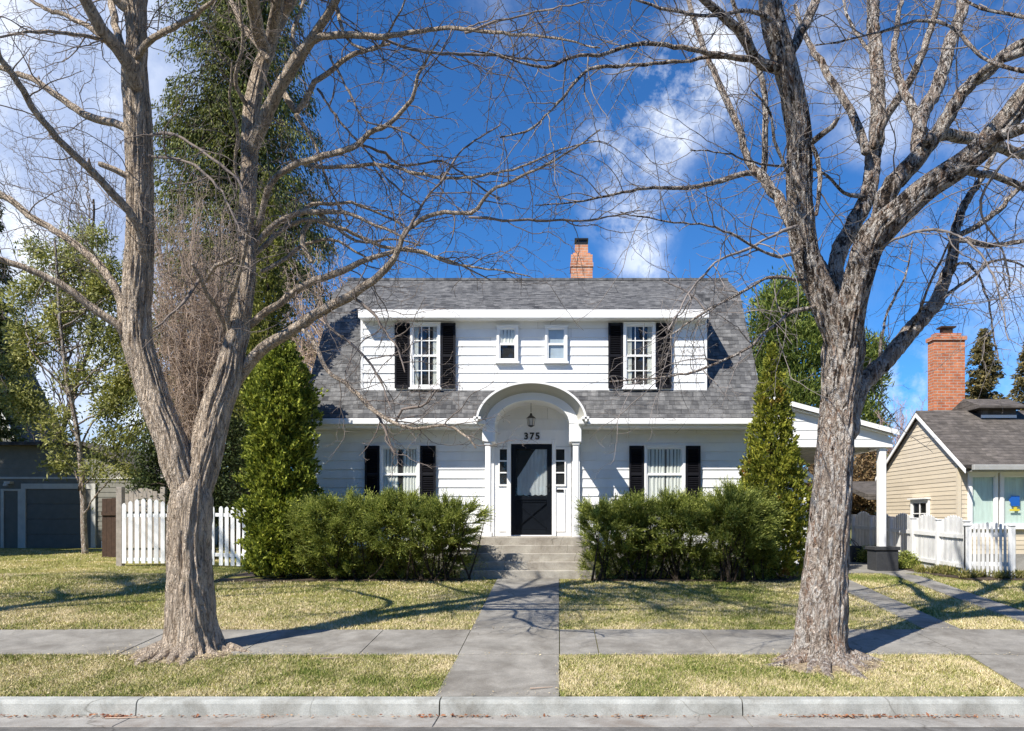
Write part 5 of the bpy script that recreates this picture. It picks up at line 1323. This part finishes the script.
def arborvitae(name, label, d, pxc, py0, py1, prof_px, m, n=14000, cat='tree', lean=0):
    cx = PX(pxc, d); z0, z1 = PZ(py0, d), PZ(py1, d); prof = lambda t: prof_px(t)*d/F
    root = thing(name, (cx, d, gz(d)), label, cat)
    tb = Tubes(); zz = np.linspace(gz(d)-.05, z1-.2, 14); tb.add(np.stack([np.full(14, cx), np.full(14, d), zz], 1), np.linspace(.09, .012, 14), 10); tb.build('trunk', M['barkdark'], root)
    p, dr = column_points(cx, d, z0, z1, prof, n, .34, seed=pxc, shell=.5)
    p[:,0] += lean*(p[:,2]-z0)/(z1-z0)
    # fan sprays: each a short twig of scale leaves in a vertical plane
    k = 5; base = np.repeat(p, k, 0); dd = np.repeat(dr, k, 0); a = rng.normal(0, .6, len(base))
    fan = dd*np.cos(a)[:,None]*.55+np.array([0,0,1.])*(.55+.4*np.sin(a))[:,None]+rng.normal(0,.25,(len(base),3))
    fan /= np.linalg.norm(fan, axis=1)[:,None]
    c = base+fan*.035+rng.normal(0, .014, base.shape)
    leaves(c, fan, .085, .038, 'crown', m, root, jitter=.25)
    return root
arborvitae('arborvitae', 'tall columnar arborvitae covering the left corner of the white house', 15.75, 281, 574, 345,
    lambda t: (31 if t < .12 else 31.5)*(1-.10*t-.55*max(0, t-.8)/.2*.9)*(0.9+.1*min(1, t/.05)), M['arbor'], 15000)
arborvitae('arborvitae', 'slender pale green arborvitae spire rising just behind the big columnar one', 16.9, 268, 420, 175,
    lambda t: 24*(1-t)**.8+3, M['spire'], 5500)
arborvitae('arborvitae', 'narrow cone-shaped arborvitae with a bronze patch at the right house corner', 15.7, 772, 575, 345,
    lambda t: float(np.interp(t, (0,.33,.46,.56,.74,.84,1), (28,33,29,21,16,11,2))), M['arbor2'], 9500)

def juniper(name, label, d, blobs, n, seed=0, group=None):
    """blobs in px: (cx, cy, rx, ry, dz): plumes of feathery shoots fanning up and out of each mass"""
    c0 = np.mean([b[0] for b in blobs]); root = thing(name, (PX(c0, d), d, gz(d)), label, 'shrub', group)
    tot = sum(b[2]*b[3] for b in blobs); S = []; T = []; LL = []; IN = []
    tb = Tubes(); ncl = n//55
    for bx, by, rx, ry, dz in blobs:
        by = by+(12 if by < 525 else 5)+rng.uniform(-4, 4)
        dd = d+dz+(.42 if by > 550 else (.18 if by > 538 else -.12)); c = P(bx, by, dd); RX, RZ = rx*dd/F, ry*dd/F; RY = min(RX, .8)*(.7 if by > 550 else 1)
        for _ in range(7):
            e = c+rng.normal(0, 1, 3)*np.array((RX, RY, RZ))*.4; s = np.array((c[0]+rng.normal(0,.2), c[1]+rng.normal(0,.1), gz(d)))
            q = catmull([s, (s+e)/2+np.array((0,0,-.1)), e], .12); tb.add(q, np.linspace(.022, .006, len(q)), 5)
        m = max(8, int(ncl*rx*ry/tot*1.0))
        u = rng.normal(0, 1, (m,3)); u /= np.linalg.norm(u, axis=1)[:,None]; u[:,2] = np.where(u[:,2] < -.45, -u[:,2], u[:,2]); u[:,1] = np.where((u[:,1] > .3), -u[:,1], u[:,1])
        q = .62+.26*rng.uniform(0, 1, m)
        p = c+u*np.array((RX, RY, RZ))*q[:,None]
        dirn = u*np.array((1,1,.35))+np.array((.12,-.15,.42))+rng.normal(0, .22, (m,3)); dirn /= np.linalg.norm(dirn, axis=1)[:,None]
        for k in range(m):
            ns = 46; base = p[k]-dirn[k]*.05
            along = rng.uniform(0, .20, ns)[:,None]
            sd = dirn[k]+rng.normal(0, .30, (ns,3)); sd /= np.linalg.norm(sd, axis=1)[:,None]
            S.append(base+dirn[k]*along+rng.normal(0, .012, (ns,3))); T.append(sd); LL.append(rng.uniform(.12, .27, ns)*rng.uniform(.8, 1.3))
        mi = m*46; ui = rng.normal(0, 1, (mi,3)); ui /= np.linalg.norm(ui, axis=1)[:,None]
        IN.append(c+ui*np.array((RX, RY, RZ))*(.74*rng.uniform(0, 1, mi)**.4)[:,None])
        ms = m*34; IN.append(np.stack([c[0]+rng.uniform(-1, 1, ms)*RX, c[1]+rng.uniform(0, 1.1, ms)*RY, gz(d)+.02+rng.uniform(0, .42, ms)**1.1], 1))   # skirt to the ground
    p = np.vstack(S); dr = np.vstack(T); L = np.concatenate(LL)
    ok = p[:,2] > gz(d)+.02; p, dr, L = p[ok], dr[ok], L[ok]
    K = 11; out = []; od = []
    side = np.cross(dr, rng.normal(0, 1, dr.shape)); side /= np.linalg.norm(side, axis=1)[:,None]
    for k in range(K):
        t = k/(K-1); pos = p+dr*(L*t)[:,None]+np.array((0,0,-.04))*(L*t*t)[:,None]; sg = 1 if k % 2 else -1
        out.append(pos+side*sg*.009*(1-t)); od.append(dr*1.0+side*sg*.55*(1-.6*t))
    ip = np.vstack(IN); ip[:,2] = np.maximum(ip[:,2], gz(d)+.03)
    out.append(ip); od.append(rng.normal(0, 1, ip.shape))
    leaves(np.vstack(out), np.vstack(od), .050, .0115, 'foliage', M['juniper'], root, jitter=.18)
    tb.build('stem', M['barkdark'], root)
    return root
G_ = 'spreading junipers along the house front'
juniper('juniper_bush', 'wide spreading juniper beside the columnar arborvitae, under the left ground floor window', 15.35,
    [(314,535,30,34,.0),(332,515,40,30,.25),(352,540,52,34,-.1),(372,515,36,28,.2),(326,560,38,18,-.15),(360,562,44,16,-.1),(345,500,24,16,.3)], 17000, 1, G_)
juniper('juniper_bush', 'spreading juniper with layered plumes reaching toward the left side of the front steps', 15.35,
    [(405,535,46,40,0),(437,518,40,28,.1),(455,510,32,16,.0),(398,508,30,20,.25),(430,558,42,20,-.1),(448,540,28,26,.1),(400,562,34,16,0)], 16000, 2, G_)
juniper('juniper_bush', 'dense rounded juniper at the right side of the front steps', 15.35,
    [(618,532,38,38,0),(602,515,24,20,.0),(634,512,30,24,.1),(612,558,34,18,0),(640,555,28,20,0)], 12500, 3, G_)
juniper('juniper_bush', 'juniper with bright upright plumes under the right ground floor window', 15.45,
    [(672,528,40,38,.1),(692,506,34,20,.15),(666,508,30,20,.1),(698,545,36,30,0),(675,560,36,16,0)], 12500, 4, G_)
juniper('juniper_bush', 'rightmost spreading juniper at the foot of the cone-shaped arborvitae', 15.2,
    [(732,530,40,42,0),(746,508,30,26,.1),(722,508,26,22,.1),(758,545,20,32,.1),(738,560,38,18,0)], 15000, 5, G_)
# dark rubble and bare soil litter at the hedge foot
def conifer(name, label, d, pxc, pyt, pyb, halfw_px, m, n_whorl, leaf, lw, droop=.35, shape=.8, group=None, dens=26, z0=None, bark='barkdark', minr=.08, cat='tree', gap=0.0, hang=.6):
    cx = PX(pxc, d); zb, zt = PZ(pyb, d), PZ(pyt, d); H = zt-zb; R = halfw_px*d/F
    root = thing(name, (cx, d, .68), label, cat, group)
    tb = Tubes(); zz = np.linspace(.6, zt, 20); tb.add(np.stack([cx+.1*np.sin(zz*.3), np.full(20, d), zz], 1), np.linspace(H*.018+.05, .02, 20), 12); 
    C = []; D = []
    for i in range(n_whorl):
        t = ((i+rng.uniform(0,1))/n_whorl); z = zb+H*t; r = R*((1-t)**shape)*rng.uniform(.62, 1.12)+minr
        if rng.uniform() < gap: r *= .5
        a = rng.uniform(0, 2*np.pi); L = r
        s = np.array((cx, d, z)); q = wander(s, (math.cos(a), math.sin(a), .12), L, max(L/9, .05), .07, -droop*.12)
        tb.add(q, np.linspace(.03*(.3+L*.3), .008, len(q)), 4)
        m_ = int(dens*(L+.3)); idx = (rng.uniform(0, 1, m_)**.7)*(len(q)-1); i0 = idx.astype(int).clip(0, len(q)-2); fr = (idx-i0)[:,None]
        p = q[i0]*(1-fr)+q[i0+1]*fr; tn = q[i0+1]-q[i0]; tn /= np.linalg.norm(tn, axis=1)[:,None]
        sd = np.cross(tn, (0,0,1)); w = (idx/len(q)); spread = (.32*L*(1-.65*w)+.06)*rng.uniform(-1, 1, m_)
        drp = rng.exponential(hang*.25, m_)*min(1, L*.6)
        C.append(p+sd*spread[:,None]+np.array((0,0,-1))*drp[:,None]+rng.normal(0, .05, (m_,3))); D.append(tn*.6+sd*np.sign(spread)[:,None]*.5+np.array((0,0,-1.))*hang)
    tb.build('trunk', M[bark], root)
    leaves(np.vstack(C), np.vstack(D), leaf, lw, 'crown', m, root, jitter=.35)
    return root
conifer('spruce_tree', 'huge dark drooping spruce towering behind the left street tree', 26, 238, -140, 430, 118, M['spruce'], 560, .15, .042, .6, .42, dens=140, hang=1.1, gap=.35)
conifer('conifer_tree', 'dark conifer at the far left edge behind the leafy tree', 30, -16, 150, 470, 44, M['spruce'], 260, .22, .06, .4, .6, dens=90)
conifer('fir_tree', 'small brownish fir just right of the tall red chimney', 32, 984, 330, 450, 34, M['fir'], 170, .20, .07, .1, .75, dens=60, hang=.2)
conifer('fir_tree', 'brownish fir cut off by the right edge of the frame', 34, 1030, 335, 470, 32, M['fir'], 170, .20, .07, .1, .75, dens=60, hang=.2)

def crown_tree(name, label, d, blobs, m, n, leaf, lw, trunk_px=None, bark='barkdark', trunk_r=.12, depth=1.6, branches=True, group=None, updir=.3, twigm=None, cat='tree', base=.66, k=4, spread=.10):
    c0 = trunk_px if trunk_px is not None else np.mean([b[0] for b in blobs])
    root = thing(name, (PX(c0, d), d, base), label, cat, group); tb = Tubes()
    cs = [(P(bx, by, d), rx*d/F, ry*d/F) for bx, by, rx, ry in blobs]
    top = max(c[2]+.0 for c, _, _ in cs); s = np.array((PX(c0, d), d, base-.1))
    tp = wander(s, (0.02, 0, 1), top-base, .25, .03); tb.add(tp, np.linspace(trunk_r, trunk_r*.3, len(tp)), 12)
    C = []; D = []; tot = sum(a*b for _, a, b in cs)
    for c, rx, rz in cs:
        ry = min(depth, max(rx, .4))
        if branches:
            for _ in range(5 if len(cs) < 30 else int(rng.integers(0, 2))):
                e = c+rng.normal(0, .42, 3)*(rx, ry, rz); zi = min(max(e[2]-abs(e[0]-s[0])*rng.uniform(.4, 1.6), base+.8), tp[-1,2]); i = int(np.argmin(abs(tp[:,2]-zi)))
                q = catmull([tp[i], (tp[i]+e)/2+rng.normal(0,.28,3), e], .2); q += rng.normal(0, .02, q.shape)
                tb.add(q, np.linspace(trunk_r*.35, .012, len(q)), 5)
        mm = int(n*rx*rz/tot); u = rng.normal(0, 1, (mm,3)); u /= np.linalg.norm(u, axis=1)[:,None]
        lump = np.array([1+.45*mnoise.noise(Vector(x*2.4)+Vector((c[0], c[2], 3)))*1.3 for x in u])
        p = c+u*np.array((rx, ry, rz))*(lump*(1-.6*rng.uniform(0, 1, mm)**1.2))[:,None]
        C.append(p); D.append(u+np.array((0,0,updir)))
    p, dr = np.vstack(C), np.vstack(D)
    p2 = np.repeat(p, k, 0)+rng.normal(0, spread, (len(p)*k, 3)); d2 = np.repeat(dr, k, 0)
    tb.build('trunk', M[bark], root)
    leaves(p2, d2, leaf, lw, 'crown', m, root, jitter=.7)
    return root
bl = []
for k in range(62):
    a_ = rng.uniform(0, 2*np.pi); q_ = math.sqrt(rng.uniform(.05, 1)); bl.append((78+72*q_*math.cos(a_), 350+118*q_*math.sin(a_), rng.uniform(9, 22), rng.uniform(9, 20)))
bl += [(20,395,16,14),(15,300,18,16),(60,465,16,12),(95,470,18,12),(130,470,16,12),(35,250,16,12)]
crown_tree('broadleaf_tree', 'sparse yellow-green leafy tree in front of the dark grey garage', 24.5, bl,
    M['olive'], 7600, .13, .055, trunk_px=85, bark='bark2', trunk_r=.10, depth=1.0, k=4, spread=.12, updir=-.1)
crown_tree('pine_tree', 'big rounded green pine rising behind the carport, left of and behind the right street tree', 31,
    [(770,330,26,40),(785,300,26,26),(805,345,34,42),(830,310,22,28),(795,400,38,36),(850,360,24,28),(868,375,20,26),(860,420,26,30),(825,440,34,26),(760,380,18,34),(875,350,12,16),(872,460,18,34)],
    M['pine'], 9000, .24, .055, trunk_px=820, trunk_r=.25, depth=2.2, updir=.9, k=5, spread=.12)
crown_tree('evergreen_shrub', 'dark overgrown evergreen shrub behind the far end of the left picket fence', 21.5,
    [(205,470,34,30),(232,440,24,34),(215,500,40,26),(180,505,24,22),(150,460,14,26),(150,490,20,20)], M['darkleaf'], 4200, .12, .045, trunk_px=212, depth=1.2, cat='shrub')
crown_tree('shrub', 'brown bushy shrub seen under the carport roof behind the post', 25.5,
    [(862,478,22,22),(880,500,20,20),(846,500,20,22),(868,450,14,12),(830,505,22,22),(815,480,18,20),(790,490,22,24),(765,480,22,28),(745,478,20,28),(780,460,18,16)], M['brownleaf'], 6500, .12, .05, trunk_px=865, depth=1.2, cat='shrub')
crown_tree('shrub', 'green low shrub at the carport post base', 17.9,
    [(903,563,16,11),(918,566,12,8)], M['juniper'], 1000, .07, .02, trunk_px=905, depth=.4, cat='shrub', trunk_r=.02, k=5, spread=.04)
crown_tree('shrub', 'green low shrub in shade behind the dark carport block', 20.0,
    [(866,556,10,8),(880,552,10,8)], M['juniper'], 700, .07, .02, trunk_px=868, depth=.4, cat='shrub', trunk_r=.02, k=5, spread=.04)

def bare_tree(name, label, d, pxc, pyb, pyt, halfw, m, n, seed=0, spec=None, zbase=.66, rt_=.1, cat='tree'):
    root = thing(name, (PX(pxc, d), d, zbase), label, cat); tb = Tubes(); tw = Tubes()
    z0, z1 = PZ(pyb, d), PZ(pyt, d); R = halfw*d/F; cx = PX(pxc, d)
    p = wander((cx, d, zbase-.1), (0,0,1), (z1-zbase)*.7, .2, .05); tb.add(p, np.linspace(rt_, rt_*.3, len(p)), 10)
    tb.build('trunk', M['barkdark'], root)
    for k in range(n):
        a = rng.uniform(0, 2*np.pi); rr = R*math.sqrt(rng.uniform(0, 1)); zt = z0+(z1-z0)*rng.uniform(.15, 1)
        e = np.array((cx+rr*math.cos(a), d+rr*math.sin(a)*.8, zt)); i = int(rng.integers(len(p)//5, len(p)))
        q = catmull([p[i], (p[i]+e)/2+rng.normal(0, .25, 3), e], .15); q += rng.normal(0, .03, q.shape)
        r = np.linspace(.022, .006, len(q)); tw.add(q, r, 4); ramify(tw, q, r, 0, spec)
    tw.build('twigs', m, root); return root
SP2 = [(.22, .3, .9, .10, .32, -.02, .005, .010, 3, .25), (.16, .12, .4, .09, .35, -.02, .004, .007, 3, .1)]
SP3 = [(.16, .25, .8, .09, .45, -.03, .006, .011, 3, .15), (.12, .12, .4, .08, .5, -.03, .005, .008, 3, .1)]
bare_tree('thicket_tree', 'tangled brown twiggy tree filling the gap behind the left street tree fork', 21.5, 190, 450, 185, 64, M['twigbrown'], 230, spec=SP3)
bare_tree('thicket_tree', 'twiggy brown tree between the columnar arborvitae and the house roof', 20.5, 315, 420, 235, 44, M['twigbrown'], 70, spec=SP3)
bare_tree('bare_tree', 'pale leafless tree whose fine twigs rise behind the far left limbs', 30, 45, 330, 40, 105, M['twig1'], 60, spec=SP2, rt_=.12)
bare_tree('plum_tree', 'pinkish budding bare tree between the carport roof and the bungalow gable', 27, 905, 470, 398, 30, M['twigpink'], 46, spec=SP3)
# border plants by the right fence: one object each, blade clumps
bx = []
for k in range(14):
    t = k/13; x = 7.95+rng.uniform(-.05, .35)+(t*.25); y = 16.6-1.1*t+rng.uniform(-.1, .1)
    if t > .6: x = 8.2+(t-.6)*2.8; y = 15.45+rng.uniform(-.1,.15)
    n = 170; root = np.array((x, y, gz(y)+.02)); d = rng.normal(0, .55, (n,3)); d[:,2] = np.abs(rng.normal(1, .3, n)); d /= np.linalg.norm(d, axis=1)[:,None]
    h = rng.uniform(.02, .16, n)[:,None]; c = root+d*h+rng.normal(0, .05, (n,3))*(1,1,0)
    bx.append((c, d))
o = leaves(np.vstack([b[0] for b in bx]), np.vstack([b[1] for b in bx]), .13, .018, 'border_plants', M['drygrass'], None, jitter=.3); tag(o, kind='stuff')
# tree line and hedges closing the far distance
C = []
for k in range(420):
    x = rng.uniform(-75, 75); y = rng.uniform(62, 75); h = 3.6+1.6*mnoise.noise(Vector((x*.12, 0, 5)))+rng.uniform(-.5, .5); 
    nn = 60; u = rng.normal(0, 1, (nn,3)); u /= np.linalg.norm(u, axis=1)[:,None]; C.append(np.array((x, y, .7+h*.5))+u*np.array((1.7,1.2,h*.5)))
for k in range(420):      # the trees of the far side of the street, behind the camera: the window panes mirror them
    x = rng.uniform(-45, 45); y = rng.uniform(-36, -26); h = 14+5*mnoise.noise(Vector((x*.15, 0, 9))); u = rng.normal(0, 1, (110,3)); u /= np.linalg.norm(u, axis=1)[:,None]
    C.append(np.array((x, y, h*.5))+u*np.array((1.9,1.5,h*.5)))
C = np.vstack(C); tag(leaves(C, rng.normal(0,1,C.shape), .75, .42, 'distant_trees', M['darkleaf'], None, jitter=.5), kind='stuff')
hb = crown_tree('hedge', 'dark hedge closing the yard beyond the left picket fence', 30,
    [(195,500,30,24),(240,495,34,28),(290,495,30,28),(160,505,22,16)], M['darkleaf'], 3500, .2, .08, trunk_px=220, depth=1.0, cat='hedge')
# unseen conifers added left of the frame to shade the garage
conifer('conifer_tree', 'added unseen conifer beyond the left edge, shading the garage', 22.5, -275, 80, 535, 100, M['darkleaf'], 420, .34, .11, .4, .55, dens=60)

conifer('conifer_tree', 'second added unseen conifer beyond the left edge, shading the garage', 20.0, -290, 20, 535, 105, M['darkleaf'], 420, .34, .11, .4, .55, dens=60)

# ================================================================ LIGHT, SKY, CAMERA
sv = Vector((.95, 1.0, -1.47)).normalized()
el = math.asin(-sv.z); az = math.atan2(-sv.x, -sv.y)
sl = bpy.data.lights.new('sun', 'SUN'); sl.energy = 5.0; sl.angle = math.radians(.53); sl.color = (1, .94, .83)
so = bpy.data.objects.new('sun', sl); COL.objects.link(so); so.rotation_euler = sv.to_track_quat('-Z', 'Y').to_euler()
w = bpy.data.worlds.new('World'); scene.world = w; w.use_nodes = True; nt = w.node_tree; nt.nodes.clear()
out = nt.nodes.new('ShaderNodeOutputWorld'); bgn = nt.nodes.new('ShaderNodeBackground'); bgn.inputs[1].default_value = .085
sky = nt.nodes.new('ShaderNodeTexSky'); sky.sky_type = 'NISHITA'; sky.sun_disc = False
sky.sun_elevation = el; sky.sun_rotation = az; sky.altitude = 1400; sky.dust_density = .25; sky.air_density = 1.0; sky.ozone_density = 4.0
tc = nt.nodes.new('ShaderNodeTexCoord'); dirv = tc.outputs['Generated']
skyc = mix(nt, sky.outputs[0], (.41, .91, 1.34), 1.0, 'MULTIPLY')
# clouds: ragged patches fixed in the sky by direction
wn = N(nt, 'ShaderNodeTexNoise'); wn.inputs['Scale'].default_value = 5; wn.inputs['Detail'].default_value = 6; nt.links.new(dirv, wn.inputs['Vector'])
s1 = nt.nodes.new('ShaderNodeVectorMath'); s1.operation = 'SUBTRACT'; nt.links.new(wn.outputs['Color'], s1.inputs[0]); s1.inputs[1].default_value = (.5,.5,.5)
s2 = nt.nodes.new('ShaderNodeVectorMath'); s2.operation = 'SCALE'; s2.inputs['Scale'].default_value = .22; nt.links.new(s1.outputs[0], s2.inputs[0])
s3 = nt.nodes.new('ShaderNodeVectorMath'); s3.operation = 'ADD'; nt.links.new(dirv, s3.inputs[0]); nt.links.new(s2.outputs[0], s3.inputs[1])
tot = None
for px, py, r, amp in ((30,60,.17,.6),(10,220,.2,.7),(90,140,.13,.4),(-60,260,.24,.8),(708,92,.085,1.25),(730,125,.05,1.0),(668,150,.065,.95),(648,215,.055,.85),(600,175,.03,.35),(875,110,.07,.45),(915,365,.055,.8),(895,400,.06,.8),(830,20,.05,.3),(20,420,.12,1.2),(150,470,.12,1.1),(520,30,.05,.12),(-400,100,.4,1),(1500,200,.4,.8)):
    d = Vector(((px-CX)/F, 1, (CY-py)/F)).normalized()
    dn = nt.nodes.new('ShaderNodeVectorMath'); dn.operation = 'DISTANCE'; nt.links.new(s3.outputs[0], dn.inputs[0]); dn.inputs[1].default_value = d
    mr = nt.nodes.new('ShaderNodeMapRange'); mr.interpolation_type = 'SMOOTHSTEP'; mr.inputs[1].default_value = r*1.35; mr.inputs[2].default_value = r*.25; mr.inputs[3].default_value = 0; mr.inputs[4].default_value = amp
    nt.links.new(dn.outputs['Value'], mr.inputs[0]); tot = mr.outputs[0] if tot is None else math_n(nt, 'MAXIMUM', tot, mr.outputs[0])
cn = N(nt, 'ShaderNodeTexNoise'); cn.inputs['Scale'].default_value = 9; cn.inputs['Detail'].default_value = 9; cn.inputs['Roughness'].default_value = .66; nt.links.new(dirv, cn.inputs['Vector'])
cm = nt.nodes.new('ShaderNodeMapRange'); cm.inputs[1].default_value = .40; cm.inputs[2].default_value = .60; nt.links.new(cn.outputs['Fac'], cm.inputs[0])
cf = math_n(nt, 'MULTIPLY', tot, cm.outputs[0], clamp=True)
cf = math_n(nt, 'MULTIPLY', cf, .92)
ccol = ramp(nt, cn.outputs['Fac'], [(.35, (5.2,6.0,7.6)), (.62, (10.6,11.0,11.6))])
soft = None      # thin even veil over the left of the sky
for px, py, r, amp in ((-20,150,.26,.85),(60,40,.22,.8),(30,300,.2,.8),(-200,150,.4,.8),(120,160,.10,.35)):
    d = Vector(((px-CX)/F, 1, (CY-py)/F)).normalized()
    dn = nt.nodes.new('ShaderNodeVectorMath'); dn.operation = 'DISTANCE'; nt.links.new(s3.outputs[0], dn.inputs[0]); dn.inputs[1].default_value = d
    mr = nt.nodes.new('ShaderNodeMapRange'); mr.interpolation_type = 'SMOOTHSTEP'; mr.inputs[1].default_value = r*1.2; mr.inputs[2].default_value = r*.3; mr.inputs[3].default_value = 0; mr.inputs[4].default_value = amp
    nt.links.new(dn.outputs['Value'], mr.inputs[0]); soft = mr.outputs[0] if soft is None else math_n(nt, 'MAXIMUM', soft, mr.outputs[0])
skyv = mix(nt, skyc, (4.6, 5.5, 7.6), soft)
fin = mix(nt, skyv, ccol, cf)
nt.links.new(fin, bgn.inputs[0]); nt.links.new(bgn.outputs[0], out.inputs[0])

cam = bpy.data.cameras.new('camera'); co = bpy.data.objects.new('camera', cam); COL.objects.link(co); scene.camera = co
co.location = (0, 0, CH); co.rotation_euler = (math.pi/2, 0, 0)
cam.sensor_fit = 'HORIZONTAL'; cam.sensor_width = 36; cam.lens = F/1024*36
cam.shift_x = (512-CX)/1024; cam.shift_y = (CY-365.5)/1024; cam.clip_end = 4000; cam.clip_start = .1
scene.render.engine = 'CYCLES'
scene.view_settings.view_transform = 'Standard'; scene.view_settings.look = 'None'; scene.view_settings.gamma = 1; scene.view_settings.exposure = .62
scene.render.resolution_x = 1024; scene.render.resolution_y = 731
